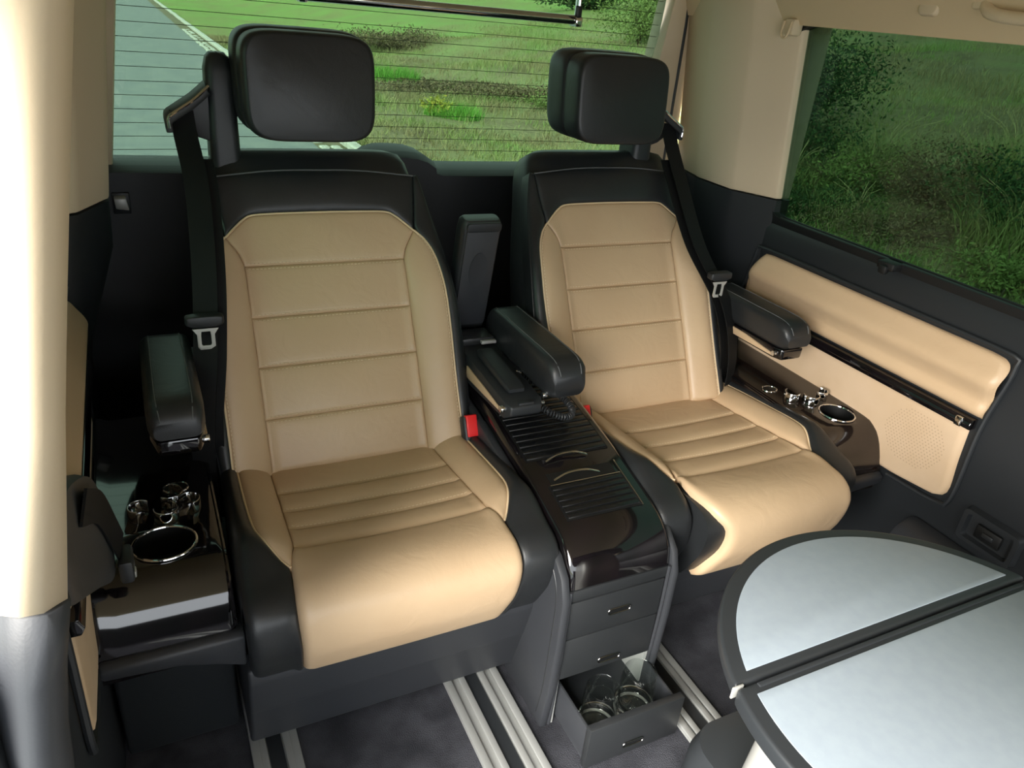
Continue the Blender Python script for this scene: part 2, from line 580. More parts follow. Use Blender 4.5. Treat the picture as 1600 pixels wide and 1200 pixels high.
# ceiling with headliner curving down onto the window tops
def ceil_sec(y):
    half = [(0.0, 1.545), (0.45, 1.535), (0.62, 1.52), (0.72, 1.492), (0.775, 1.455), (0.806, 1.41), (0.815, 1.378)]
    pts = crom([(XC + a, z) for a, z in half], 16).tolist()
    inn = [(2 * XC - x, z) for x, z in pts[::-1]] + pts[1:]
    out = [(1.675, 1.38), (1.675, 1.62), (2 * XC - 1.675, 1.62), (2 * XC - 1.675, 1.38)]
    return [(x, y, z) for x, z in inn + out]
structure(obj('ceiling', loft([ceil_sec(y) for y in (-2.2, -1.0, 0.5, 1.5, 2.16)]), 'head', sharp=50))

# tailgate: dark lower panel with a raised cover in the middle, beige frame, heated glass
tail_top = [(-0.15, 0.930), (0.25, 0.926), (0.46, 0.922), (0.54, 0.930), (0.585, 0.957), (0.62, 0.966), (0.69, 0.965), (0.735, 0.955), (0.775, 0.930), (0.82, 0.917), (1.45, 0.917), (1.62, 0.917)]
tt = crom(tail_top, 60).tolist()
wr = structure(obj('wall_rear', loft([[(x, 2.00, z - 0.004) for x, z in tt] + [(1.62, 2.00, 0.0), (-0.15, 2.00, 0.0)],
                                      [(x, 2.02, z + 0.010) for x, z in tt] + [(1.62, 2.02, 0.0), (-0.15, 2.02, 0.0)],
                                      [(x, 2.13, z + 0.012) for x, z in tt] + [(1.62, 2.13, 0.0), (-0.15, 2.13, 0.0)]]), 'dplastic', bevel=0.0))
for s in (1, -1):
    e0, e1 = (1.425, 0.075) if s > 0 else (1.515, -0.09)
    o = obj('rear_window_frame', mirror(loft([[(e0 + e1 * k, 2.02, 0.90 + 0.6 * k), (1.60, 2.035, 0.90 + 0.6 * k), (1.60, 2.13, 0.90 + 0.6 * k), (e0 + 0.007 + e1 * k, 2.12, 0.90 + 0.6 * k)] for k in np.linspace(0, 1, 5)]), s), 'trim', wr, bevel=0.012)
    if s > 0:
        obj('tailgate_seal', tube(crom([(1.562, 2.038, 0.80), (1.556, 2.036, 1.1), (1.550, 2.034, 1.36), (1.535, 2.034, 1.45), (1.48, 2.034, 1.50)], 40), 0.008), 'rubber', wr)
obj('rear_header', box(-0.10, 1.57, 2.02, 2.14, 1.435, 1.58), 'trim', wr, bevel=0.02)
# the painted door skin outside
obj('door_skin', box(-0.19, 1.66, 2.14, 2.17, -0.5, 0.90), 'body', wr, bevel=0.01)

def yglass(x):
    return 2.125 - 0.03 * ((x - XC) / 0.75) ** 2
gx = np.linspace(-0.05, 1.48, 24)
rings = []
for x in gx:
    rings.append([(x, yglass(x) - 0.05 * (1.0 if z > 1 else 0), z) for z in (0.90, 1.46)] + [(x, yglass(x) + 0.004 - 0.05 * (1.0 if z > 1 else 0), z) for z in (1.46, 0.90)])
w1 = structure(obj('window_1', loft(rings), 'rearglass', sharp=30))
for k in range(15):
    z = 0.962 + 0.0318 * k
    P = [(x, yglass(x) - 0.002 - 0.05 * (z - 0.90) / 0.56, z) for x in np.linspace(-0.04, 1.47, 20)]
    obj('heating_wire', tube(P, 0.0007, 4), 'wire', w1)

# the pillar behind the open sliding door, close to the camera: beige above, charcoal below
def pillar_ring(z):
    xi = -0.018 - 0.118 * (1.31 - z) if z > 0.94 else -0.0617 - 0.145 * (0.94 - z) - 0.0
    xi = float(np.interp(z, [0.0, 0.45, 0.77, 0.944, 1.16, 1.31, 1.5], [-0.135, -0.125, -0.110, -0.085, -0.049, -0.023, 0.01]))
    ridge = xi - 0.024
    return [(-0.42, 0.86, z), (ridge - 0.17, 0.72, z), (ridge - 0.016, 0.513, z), (ridge - 0.002, 0.499, z), (ridge + 0.012, 0.503, z), (xi - 0.004, 0.520, z), (xi, 0.532, z), (xi - 0.006, 0.56, z), (xi - 0.05, 0.66, z), (-0.20, 0.90, z), (-0.42, 0.90, z)]
def pil_sheared(z):
    r = pillar_ring(z)
    return r
zs = list(np.linspace(0.935, 1.56, 14))
bz = [0.80, 0.84, 0.932, 0.938, 0.934, 0.926, 0.919, 0.915, 0.91, 0.91, 0.91]
bot = [(x, y, q) for (x, y, z), q in zip(pillar_ring(0.938), bz)]
dp = structure(obj('trim_5', loft([bot] + [pillar_ring(z) for z in zs[3:]]), 'trim', sharp=120))
obj('pillar_lower_trim', loft([[(x + (0.002 if x > -0.3 else 0), y, z) for x, y, z in pillar_ring(zz)] for zz in np.linspace(-0.05, 0.86, 14)] + [[(x + (0.002 if x > -0.3 else 0), y, z - 0.002) for x, y, z in bot]]), 'plastic', dp, sharp=120)
obj('outer_body', box(-0.42, -0.21, 0.88, 2.16, -0.45, 0.80), 'body', dp)

# ------------------------------------------------------------------ wall trim: padded beige panel with black strip and lower cloth panel
def wmap(u, v):
    P = np.stack([np.full_like(u, 1.619), u, v], -1)
    N = np.zeros_like(P)
    N[..., 0] = -1
    return P, N

def wall_panel(side):
    s = 1 if side == 'right' else -1
    where = 'below the long right-hand window' if s > 0 else 'beside the door pillar, at the left edge'
    t = thing('door_card', (1.62 if s > 0 else -0.15, 1.2, 0.42), 'beige padded side panel with black strip ' + where, 'wall panel')
    L = crom([(1.600, 0.640), (1.594, 0.68), (1.582, 0.73), (1.572, 0.765), (1.555, 0.786)], 20)
    T = poly([(1.555, 0.786), (1.55, 0.789), (0.835, 0.789), (0.825, 0.786)], 30)
    R = crom([(0.822, 0.640), (0.812, 0.70), (0.805, 0.755), (0.811, 0.777), (0.825, 0.786)], 20)
    B = poly([(1.600, 0.640), (0.822, 0.640)], 20)
    def bulge(u, v):
        k = (v - 0.64) / 0.15
        return 0.022 * np.exp(-((k - 0.60) / 0.22) ** 2) + 0.006 * (k < 0.25) * np.sin(np.clip(k / 0.25, 0, 1) * PI)
    obj('pad', mirror(panel(L, R, B, T, wmap, 30, 30, 0.012, 0.02, 0.0, 0.0, bulge), s), 'beige', t, sharp=80)
    L2 = poly([(1.56, 0.41), (1.575, 0.46), (1.598, 0.606)], 20)
    T2 = poly([(1.598, 0.606), (0.838, 0.606)], 20)
    R2 = crom([(0.862, 0.418), (0.838, 0.425), (0.828, 0.45), (0.834, 0.52), (0.838, 0.606)], 20)
    B2 = poly([(1.56, 0.41), (0.98, 0.405), (0.862, 0.418)], 20)
    obj('cloth_panel', mirror(panel(L2, R2, B2, T2, wmap, 30, 16, 0.010, 0.012, 0.0, 0.0), s), 'fabric', t, sharp=80)
    st = obj('black_strip', mirror(loft([[(1.598, y, 0.610), (1.592, y, 0.622), (1.598, y, 0.636), (1.619, y, 0.636), (1.619, y, 0.610)] for y in (0.828, 1.60)]), s), 'gloss', t, bevel=0.002)
    if s > 0:
        obj('strip_end', mirror(box(1.588, 1.600, 0.846, 0.862, 0.612, 0.634), s), 'chrome', st, bevel=0.002)
    if s > 0:    # speaker perforations pressed into the cloth
        gs = []
        for i in range(-9, 10):
            for j in range(-9, 10):
                y, z = 0.945 + 0.0085 * i + 0.004 * (j % 2), 0.520 + 0.0072 * j
                if ((y - 0.945) / 0.082) ** 2 + ((z - 0.52) / 0.07) ** 2 < 1:
                    gs.append(([(1.6083, y + 0.0017 * math.cos(k * PI / 3), z + 0.0017 * math.sin(k * PI / 3)) for k in range(6)], [(0, 1, 2, 3, 4, 5)]))
        pf = obj('speaker_perforation', join(*gs), mat('perforation', 'ab957a', 0.9), t, smooth=False)
        pf['kind'] = 'stuff'
    # dark moulding around the panel
    rim = crom([(1.612, 0.40), (1.617, 0.60), (1.600, 0.72), (1.585, 0.785), (1.56, 0.80), (1.2, 0.801), (0.83, 0.801), (0.803, 0.79), (0.798, 0.76), (0.815, 0.62), (0.815, 0.44), (0.84, 0.405), (0.98, 0.395)], 90)
    obj('panel_edge', mirror(tube([(1.6135, y, z) for y, z in rim], 0.006, 8), s), 'dplastic', t)
wall_panel('right')
wall_panel('left')

# ------------------------------------------------------------------ armrests
def arm_pad(xc, w, y0, y1, z0, z1, nose=0.05):
    """padded block running along y, y0 its rounded front end"""
    rings = []
    L = y1 - y0
    for k in np.linspace(0, 1, 22):
        y = y0 + L * k
        d = y - y0
        f = math.sqrt(max(0.0, 1 - (1 - min(d / nose, 1)) ** 2))
        e = y1 - y
        g = math.sqrt(max(0.0, 1 - (1 - min(e / 0.03, 1)) ** 2))
        sw = (0.80 + 0.20 * f) * (0.90 + 0.10 * g)
        top = z1 - 0.030 * (1 - f) - 0.02 * (1 - g)
        bot = z0 + 0.012 * (1 - f)
        hh = top - bot
        rings.append([(xc + sw * a, y, (top + bot) / 2 + b) for a, b in rrect(w, hh, min(0.021, hh * 0.45), 6)])
    return loft(rings)

def armrest(t, xc, w, y0, y1, z0, z1, inner, insert=True):
    """t: the armrest object that carries the pieces; inner = +1/-1 side that shows its beige insert and stud"""
    p = obj('armrest_pad', arm_pad(xc, w, y0, y1, z0 + (0.028 if insert else 0.010), z1), 'black', t, sharp=60)
    for s in (-1, 1):
        obj('seam', tube(crom([(xc + s * w * 0.30, y1 - 0.02, z1 - 0.0005), (xc + s * w * 0.31, (y0 + y1) / 2, z1 + 0.0000), (xc + s * w * 0.31, y0 + 0.05, z1 - 0.0005), (xc + s * w * 0.29, y0 + 0.014, z1 - 0.0115), (xc + s * w * 0.27, y0 + 0.0012, z1 - 0.028)], 40), 0.0011, 6), 'blackst', t)
    if insert:
        obj('armrest_tray', loft([[(xc - sw, y, z0), (xc + sw, y, z0), (xc + sw * 1.04, y, z0 + 0.03), (xc - sw * 1.04, y, z0 + 0.03)] for y, sw in ((y0 + 0.012, w * 0.36), (y0 + 0.04, w * 0.46), (y1 - 0.03, w * 0.46), (y1, w * 0.4))]), 'gloss', t, bevel=0.006)
    xs = xc + inner * w * 0.47
    if insert:
      obj('armrest_insert', loft([[(xs - 0.004, y, z0 + h0), (xs + 0.004, y, z0 + h0), (xs + 0.004, y, z0 + h1), (xs - 0.004, y, z0 + h1)] for y, h0, h1 in ((y0 + 0.035, 0.008, 0.014), (y0 + 0.14, 0.006, 0.024), (y1 - 0.06, 0.006, 0.026))]), 'beige', t, bevel=0.002)
    obj('armrest_stud', lathe_x((xs, y0 + 0.030, z0 + 0.016), 0.0075, 0.012), 'chrome', t, bevel=0.002)

def lathe_x(c, r, h, n=18):
    return loft([[(c[0] + s * h / 2, c[1] + r * math.cos(2 * PI * k / n), c[2] + r * math.sin(2 * PI * k / n)) for k in range(n)] for s in (-1, 1)])

# ------------------------------------------------------------------ captain seats
def sst(a, b, x):
    t = np.clip((x - a) / (b - a), 0, 1)
    return t * t * (3 - 2 * t)

def make_seat(cx, m, dy, ext, ccx, hoff, label):
    t = thing('captain_seat', (cx, 1.35 + dy, 0.0), label, 'seat', 'captain seats facing the camera')
    out = -1 if m > 0 else 1            # world direction of the outboard side
    X = lambda u: cx + m * u
    # ---- backrest
    tv, nv = np.array([0, 0.472, 0.882]), np.array([0, -0.882, 0.472])
    def bmap(u, v):
        u = np.asarray(u, float); v = np.asarray(v, float)
        P = np.stack([cx + m * u, 1.37 + dy + 0.472 * v, 0.44 + 0.882 * v], -1)
        return P, np.broadcast_to(nv, P.shape)
    def bb(u, v):
        r = np.abs(u)
        g = 0.034 * np.sin(PI * np.clip((r - 0.155) / 0.175, 0, 1)) ** 1.1
        lum = 0.012 * np.exp(-((np.asarray(v) - 0.16) / 0.14) ** 2) * (1 - np.clip(r / 0.2, 0, 1) ** 2)
        return g * sst(0.56, 0.34, np.asarray(v)) + lum
    vs_ = [-0.03, 0.0, 0.10, 0.2, 0.3, 0.4, 0.48, 0.56, 0.60, 0.632, 0.662, 0.684, 0.696]
    hw_ = [0.262, 0.272, 0.281, 0.285, 0.282, 0.271, 0.258, 0.243, 0.236, 0.231, 0.224, 0.212, 0.185]
    dp_ = [1, 1, 1, 1, 1, 1, 1, 1, 1, 0.98, 0.90, 0.74, 0.48]
    rings = []
    for v, hw, dp in zip(vs_, hw_, dp_):
        ring = []
        for k in range(44):
            a = 2 * PI * k / 44
            c, s = math.cos(a), math.sin(a)
            e = 0.42
            u = (hw - 0.004) * math.copysign(abs(c) ** e, c)
            w = -0.074 + 0.070 * dp * math.copysign(abs(s) ** e, s)
            ring.append(np.array([cx + m * u, 1.37 + dy, 0.44]) + tv * v + nv * w)
        rings.append(ring)
    back = obj('backrest', loft(rings), 'black', t, sharp=70)
    sv = [0.0, 0.112, 0.221, 0.326, 0.434]
    hwc = 0.172
    for a, b in zip(sv[:-1], sv[1:]):
        g = panel([(-hwc, a), (-hwc, b)], [(hwc, a), (hwc, b)], [(-hwc, a), (hwc, a)], [(-hwc, b), (hwc, b)], bmap, 30, 12, 0.0052, 0.011, 0.003, 0.03, bb)
        p = obj('quilted_panel', g, 'beige', back, sharp=80)
        if a > 0:
            q = obj('stitching', join(stitches(poly([(-hwc + 0.006, a + 0.006), (hwc - 0.006, a + 0.006)], 20), bmap, 0.0052, bb),
                                      stitches(poly([(-hwc + 0.006, a - 0.006), (hwc - 0.006, a - 0.006)], 20), bmap, 0.0052, bb)), 'stitch', back, smooth=False)
            q['kind'] = 'stuff'
    oct_ = crom([(-0.203, 0.495), (-0.185, 0.513), (-0.163, 0.532), (-0.145, 0.5405), (-0.10, 0.543), (0, 0.544), (0.10, 0.543), (0.145, 0.5405), (0.163, 0.532), (0.185, 0.513), (0.203, 0.495)], 60)
    obj('quilted_panel', panel([(-hwc, 0.434), (-0.180, 0.46), (-0.203, 0.495)], [(hwc, 0.434), (0.180, 0.46), (0.203, 0.495)], [(-hwc, 0.434), (hwc, 0.434)], oct_, bmap, 34, 14, 0.0052, 0.011, 0.003, 0.03, bb), 'beige', back, sharp=80)
    q = obj('stitching', stitches(poly([(x, v + 0.006) for x, v in [(-hwc + 0.006, 0.434), (hwc - 0.006, 0.434)]], 20), bmap, 0.0052, bb), 'stitch', back, smooth=False)
    q['kind'] = 'stuff'
    q = obj('stitching', stitches(poly([(-hwc + 0.006, 0.428), (hwc - 0.006, 0.428)], 20), bmap, 0.0052, bb), 'stitch', back, smooth=False)
    q['kind'] = 'stuff'
    for s in (-1, 1):
        oc = crom([(s * 0.250, -0.005), (s * 0.249, 0.14), (s * 0.252, 0.28), (s * 0.250, 0.36), (s * 0.241, 0.43), (s * 0.225, 0.471), (s * 0.204, 0.4955)], 40)
        ic = poly([(s * hwc, -0.005), (s * hwc, 0.434), (s * 0.180, 0.46), (s * 0.203, 0.495)], 40)
        obj('side_bolster', panel(oc, ic, [oc[0], ic[0]], [oc[-1], ic[-1]], bmap, 14, 34, 0.0065, 0.012, 0.004, 0.035, bb), 'beige', back, sharp=80)
        ec = crom([(s * 0.270, -0.01), (s * 0.281, 0.18), (s * 0.275, 0.36), (s * 0.255, 0.50), (s * 0.236, 0.60), (s * 0.229, 0.625)], 50)
        ic2 = np.vstack([oc, crom([(s * 0.204, 0.4955), (s * 0.213, 0.56), (s * 0.219, 0.622)], 20)[1:]])
        ic2 = poly(ic2, 60)
        obj('leather_side_panel', panel(ec, ic2, [ec[0], ic2[0]], [ec[-1], ic2[-1]], bmap, 12, 40, 0.007, 0.016, 0.003, 0.045, bb), 'black', back, sharp=80)
        obj('piping', uvline(oc, bmap, 0.0045, 0.0022, bb), 'beige_hl', back)
        q = obj('stitching', stitches(oc * np.array([1 - 0.022, 1]), bmap, 0.0066, bb), 'stitch', back, smooth=False)
        q['kind'] = 'stuff'
        obj('piping', uvline(ec, bmap, -0.001, 0.0022, bb), 'black', back)
    topc = crom([(-0.219, 0.622), (-0.10, 0.634), (0, 0.636), (0.10, 0.634), (0.219, 0.622)], 40)
    sideL = crom([(-0.203, 0.495), (-0.213, 0.56), (-0.219, 0.622)], 20)
    sideR = crom([(0.203, 0.495), (0.213, 0.56), (0.219, 0.622)], 20)
    obj('leather_top_panel', panel(sideL, sideR, oct_, topc, bmap, 34, 16, 0.0065, 0.014, 0.006, 0.03, bb), 'black', back, sharp=80)
    obj('piping', uvline(oct_, bmap, 0.0045, 0.0022, bb), 'beige_hl', back)
    obj('piping', uvline(topc, bmap, 0.002, 0.002, bb), 'blackst', back)
    # ---- cushion
    def reach(ex):
        """cushion profile with its front drawn out by ex; gives the surface map, depth lookup, nose and end positions"""
        pr = np.array([(1.43, 0.430), (1.30, 0.443), (1.20, 0.452), (1.075, 0.465), (1.01, 0.469), (0.965, 0.460), (0.940, 0.430), (0.946, 0.37), (0.97, 0.315), (0.995, 0.268)])
        pr[:, 0] -= ex * np.clip((1.42 - pr[:, 0]) / 0.40, 0, 1)
        pr[:, 0] += dy
        C = crom(pr, 240)
        arc = np.r_[0, np.cumsum(np.linalg.norm(np.diff(C, axis=0), axis=1))]
        Tn = np.gradient(C, axis=0)
        Tn /= np.linalg.norm(Tn, axis=1)[:, None]
        Nn = np.stack([Tn[:, 1], -Tn[:, 0]], 1)          # outward: up on top, forward on the nose
        k = np.argmin(C[:, 0])
        def vy(y):
            yy = y - ex * np.clip((1.42 - y) / 0.40, 0, 1) + dy
            return float(np.interp(-yy, -C[:k, 0], arc[:k]))
        def cmap(u, v):
            u = np.asarray(u, float); v = np.asarray(v, float)
            P = np.stack([ccx + m * u, np.interp(v, arc, C[:, 0]), np.interp(v, arc, C[:, 1])], -1)
            N = np.stack([0 * u, np.interp(v, arc, Nn[:, 0]), np.interp(v, arc, Nn[:, 1])], -1)
            return P, N
        v0 = vy(1.02)
        def cb(u, v):
            r = np.abs(u); v = np.asarray(v)
            g = 0.030 * np.sin(PI / 2 * np.clip((r - 0.17) / 0.07, 0, 1)) - 0.012 * sst(0.26, 0.30, r)
            f = sst(v0 + 0.03, v0 - 0.07, v)
            return g * f - 0.010 * (1 - f) * sst(0.195, 0.215, r) - 0.006 * f * (r < 0.17) * (1 - (r / 0.17) ** 2)
        fl = crom([(-0.186, vy(1.075)), (-0.199, vy(1.03)), (-0.206, arc[k] - 0.03), (-0.200, arc[k] + 0.06), (-0.193, arc[-1])], 40)
        return cmap, cb, vy, float(arc[k]), float(arc[-1]), fl, C, Nn
    cmap, cb, vy, vn, vend, fl, C, Nn = reach(ext)
    fr = fl * np.array([-1, 1])
    if ext > 0:          # drawn out: the black side of the support shows on the console side
        fr = crom([(0.186, vy(1.075)), (0.192, vy(1.03)), (0.178, vn - 0.05), (0.152, vn - 0.005), (0.148, vn + 0.045), (0.158, vend - 0.045), (0.166, vend)], 40)
    hc = 0.178
    cmB, cbB, vyB, vnB, veB, flB, CB, NB = reach(ext * 0.2)
    def core(name, C, Nn, inset, hwid, parent):
        ip = C - Nn * inset
        return obj(name, loft([[(ccx + m * u, y, z) for y, z in ip[::6]] + [(ccx + m * u, ip[-1][0] + 0.02, 0.26), (ccx + m * u, 1.42 + dy, 0.26)] for u in (-hwid, hwid)]), 'black', parent)
    cush = core('cushion', CB, NB, 0.022, 0.265, t)
    core('thigh_support_side', C, Nn, 0.006, 0.199, cush)
    ys = [1.42, 1.275, 1.205, 1.14, 1.075]
    for i, (a, b) in enumerate(zip(ys[:-1], ys[1:])):
        va, vb = vy(a), vy(b)
        wa, wb = hc + 0.002 * i, hc + 0.002 * (i + 1)
        obj('quilted_panel', panel([(-wa, va), (-wb, vb)], [(wa, va), (wb, vb)], [(-wa, va), (wa, va)], [(-wb, vb), (wb, vb)], cmap, 30, 12, 0.009, 0.022, 0.004, 0.03, cb), 'beige', cush, sharp=80)
        if i < 3:
            q = obj('stitching', stitches(poly([(-wb + 0.008, vb - 0.006), (wb - 0.008, vb - 0.006)], 20), cmap, 0.0068, cb), 'stitch', cush, smooth=False)
            q['kind'] = 'stuff'
    obj('thigh_support', panel(fl, fr, [fl[0], fr[0]], [fl[-1], fr[-1]], cmap, 30, 40, 0.012, 0.020, 0.006, 0.010, cb), 'beige', cush, sharp=80)
    for s in (-1, 1):
        oc = crom([(s * 0.240, vyB(1.42)), (s * 0.246, vyB(1.30)), (s * 0.246, vyB(1.14)), (s * 0.236, vyB(1.085)), (s * 0.216, vyB(1.045)), (s * 0.201, vyB(1.024))], 40)
        ic = poly([(s * hc, vyB(1.42)), (s * 0.186, vyB(1.075)), (s * 0.199, vyB(1.026))], 30)
        obj('side_bolster', panel(oc, ic, [oc[0], ic[0]], [oc[-1], ic[-1]], cmB, 14, 26, 0.007, 0.012, 0.003, 0.035, cbB), 'beige', cush, sharp=80)
        obj('piping', uvline(oc, cmB, 0.0045, 0.0022, cbB), 'beige_hl', cush)
        fe = flB * np.array([-s, 1])
        k0 = int(np.argmin(np.abs(fe[:, 1] - vyB(1.022))))
        ic2 = poly(np.vstack([oc, fe[k0:]]), 70)
        vB0 = vyB(1.02)
        ec = crom([(s * 0.272, vyB(1.425)), (s * 0.282, vyB(1.25)), (s * 0.288, vyB(1.08)), (s * 0.288, vB0), (s * 0.286, vnB), (s * 0.283, veB - 0.06), (s * 0.278, veB)], 70)
        obj('leather_side_panel', panel(ec, ic2, [ec[0], ic2[0]], [ec[-1], ic2[-1]], cmB, 16, 50, 0.012, 0.017, 0.004, 0.15, cbB), 'black', cush, sharp=80)
    # ---- seat base
    bx0, bx1 = (-0.285, 0.280)
    yb = 1.005 + dy
    bp = [(yb - 0.012, 0.292), (yb - 0.014, 0.262), (yb + 0.010, 0.165), (yb + 0.014, 0.157), (yb + 0.045, 0.045), (yb + 0.055, 0.035), (1.72 + dy, 0.035), (1.72 + dy, 0.292)]
    bas = obj('seat_base', loft([[(X(u), y, z) for y, z in bp] for u in (bx0, bx1)]), 'plastic', t, bevel=0.010, bang=12, seg=3)
    obj('base_foot', box(min(X(-0.24), X(0.24)), max(X(-0.24), X(0.24)), yb + 0.075, 1.70 + dy, 0.014, 0.04), 'dplastic', bas)
    obj('base_plinth', loft([[(X(u), y, z) for y, z in ((yb + 0.10, 0.26), (1.70 + dy, 0.26), (1.70 + dy, 0.30), (yb + 0.05, 0.30))] for u in (-0.27, 0.27)]), 'black', bas)
    # ---- headrest
    hx = X(0) + hoff
    hcz, hy = 1.176, 1.625 + dy
    def pad(w, h, d, yc, zc, tilt, ex=0.45, xo=0.0):
        rings = []
        for k in np.concatenate([[-1, -0.97, -0.9, -0.8], np.linspace(-0.65, 0.65, 7), [0.8, 0.9, 0.97, 1]]):
            sc = (1 - abs(k) ** 4) ** 0.25 if abs(k) < 1 else 0.0
            sc = max(sc, 0.35)
            ring = []
            for q in range(48):
                a = 2 * PI * q / 48
                c, s = math.cos(a), math.sin(a)
                hh = h / 2 * (0.90 + 0.10 * sc)
                ww = w / 2 * (0.86 + 0.14 * sc)
                z = zc + hh * math.copysign(abs(s) ** ex, s)
                wz = 1 - 0.05 * (s < 0) * abs(s)
                ring.append((hx + xo + ww * wz * math.copysign(abs(c) ** ex, c), yc + d / 2 * k + tilt * (z - zc), z))
            rings.append(ring)
        return loft(rings)
    hr = obj('headrest', pad(0.262, 0.202, 0.085, hy, hcz, 0.10, 0.37), 'black', t, sharp=70)
    obj('headrest_back', pad(0.272, 0.205, 0.09, hy + 0.070, hcz + 0.002, 0.10, 0.36), 'black', hr, sharp=70)
    obj('headrest_crease', pad(0.250, 0.188, 0.03, hy + 0.036, hcz, 0.10, 0.36), 'dplastic', hr, sharp=70)
    # belt tower beside the headrest, it also carries the headrest
    tx = hx + out * 0.157
    ty = 1.735 + dy
    tw_sec = lambda z, w, d, yo: [(tx + a, ty + 0.4 * yo + b, z) for a, b in rrect(w, d, 0.016, 5)]
    tower = obj('belt_tower', loft([tw_sec(0.90, 0.062, 0.09, -0.02), tw_sec(1.02, 0.060, 0.085, 0.0), tw_sec(1.15, 0.056, 0.08, 0.008), tw_sec(1.19, 0.054, 0.076, 0.010), tw_sec(1.212, 0.044, 0.062, 0.012), tw_sec(1.221, 0.030, 0.044, 0.014)]), 'dplastic', t, bevel=0.0, sharp=50)
    obj('headrest_arm', box(min(tx, hx + out * 0.05), max(tx, hx + out * 0.05), ty - 0.02, ty + 0.02, 1.10, 1.16), 'dplastic', tower, bevel=0.008)
    # chrome-edged belt guide sloping outwards from the tower
    gp = crom([(tx + out * 0.024, ty - 0.02, 1.158), (tx + out * 0.055, ty - 0.025, 1.132), (tx + out * 0.092, ty - 0.03, 1.108), (tx + out * 0.104, ty - 0.03, 1.098), (tx + out * 0.104, ty - 0.03, 1.078)], 24)
    obj('belt_guide', ribbon(gp, np.tile([0, 0.028, 0.006], (24, 1)), 0.013), 'dplastic', tower, bevel=0.003)
    obj('guide_edge', tube(gp + np.array([0, -0.029, 0.004]), 0.0034, 8), 'chrome', tower)
    obj('guide_block', loft([[(tx + out * a, ty + yo, z) for a, z in ((0.02, 1.15), (0.06, 1.118), (0.085, 1.085), (0.05, 1.06), (0.02, 1.05))] for yo in (-0.03, 0.02)]), 'dplastic', tower, bevel=0.004)
    # belt webbing hanging down the outboard side
    bpth = crom([(tx + out * 0.078, ty - 0.030, 1.112), (tx + out * 0.076, ty - 0.052, 1.07), (tx + out * 0.070, 1.60 + dy, 0.98), (tx + out * 0.080, 1.49 + dy, 0.84), (cx + out * 0.274, 1.42 + dy, 0.70), (cx + out * 0.294, 1.375 + dy, 0.58), (cx + out * 0.300, 1.365 + dy, 0.46), (cx + out * 0.298, 1.38 + dy, 0.34)], 50)
    tw = np.linspace(0, 1, 50)
    W = np.stack([0.0225 * np.cos(0.5 * tw), 0.0225 * np.sin(0.5 * tw) * out, 0 * tw], 1)
    blt = obj('belt_webbing', ribbon(bpth, W, 0.0025), 'beltm', t)
    b2 = bpth[6:] + np.array([-out * 0.018, 0.012, 0.0])
    obj('belt_return', ribbon(b2, W[6:], 0.0025), 'beltm', blt)
    tp = bpth[24]
    d = bpth[26] - bpth[22]
    d /= np.linalg.norm(d)
    tcx, tcy, tcz = tp
    tcx -= m * 0.004
    tcy -= 0.008
    obj('tongue_cap', loft([[(tcx + sx * 0.037 * (1 - 0.12 * abs(k)), tcy - 0.012 + 0.012 * k, tcz + sz * 0.011 + 0.004 * abs(sx)) for sx, sz in ((-1, -0.7), (-0.6, -1), (0.6, -1), (1, -0.7), (1, 0.7), (0.6, 1), (-0.6, 1), (-1, 0.7))] for k in (-1, -0.5, 0.5, 1)]), 'dplastic', blt, bevel=0.003)
    def tong(a, b):
        return (tcx + a, tcy - 0.020 - 0.02 * b, tcz - 0.012 - b)
    o_ = [(-0.024, 0), (-0.016, 0.012), (-0.016, 0.038), (-0.012, 0.043), (0.012, 0.043), (0.016, 0.038), (0.016, 0.012), (0.024, 0)]
    i_ = [(-0.008, 0.006), (-0.009, 0.014), (-0.009, 0.032), (-0.007, 0.035), (0.007, 0.035), (0.009, 0.032), (0.009, 0.014), (0.008, 0.006)]
    sh = lambda pts, dd: [tuple(np.array(tong(a, b)) + np.array([0, dd, 0])) for a, b in pts]
    obj('belt_tongue', loft([sh(o_, 0), sh(i_, 0), sh(i_, 0.003), sh(o_, 0.003)], loop=True), 'silver', blt, bevel=0.0006)
    # inboard buckle with its red button
    ib = -out
    bxc = cx + ib * 0.262 if m > 0 else cx + ib * 0.222
    fwd = 0.0 if m > 0 else -0.055
    st0, st1 = np.array([bxc, 1.305 + dy + fwd, 0.425]), np.array([bxc, 1.350 + dy + fwd, 0.520])
    ax = (st1 - st0) / np.linalg.norm(st1 - st0)
    fn = np.array([0, -ax[2], ax[1]])
    sec = lambda p, a, b, o=0.0: [p + np.array([1, 0, 0]) * q[0] + fn * (q[1] + o) for q in rrect(a, b, min(a, b) * 0.3, 4)]
    bk = obj('belt_buckle', loft([sec(st0 - ax * 0.05, 0.028, 0.014), sec(st0, 0.034, 0.022), sec(st0 + ax * 0.03, 0.040, 0.028), sec(st1 - ax * 0.008, 0.042, 0.028), sec(st1, 0.038, 0.022)]), 'dplastic', t, sharp=50)
    obj('release_button', loft([sec(st1 - ax * 0.046, 0.026, 0.008, 0.0125), sec(st1 - ax * 0.030, 0.027, 0.010, 0.0120), sec(st1 + ax * 0.003, 0.027, 0.016, 0.0085)]), 'red', bk, bevel=0.0015)
    # outboard armrest
    axc = cx + out * 0.342
    arm = obj('armrest', box(min(axc, cx + out * 0.27), max(axc, cx + out * 0.27), 1.505 + dy, 1.56 + dy, 0.615, 0.665), 'dplastic', t, bevel=0.01)
    armrest(arm, axc, 0.094, 1.205 + dy, 1.535 + dy, 0.612, 0.714, -out)
    return t

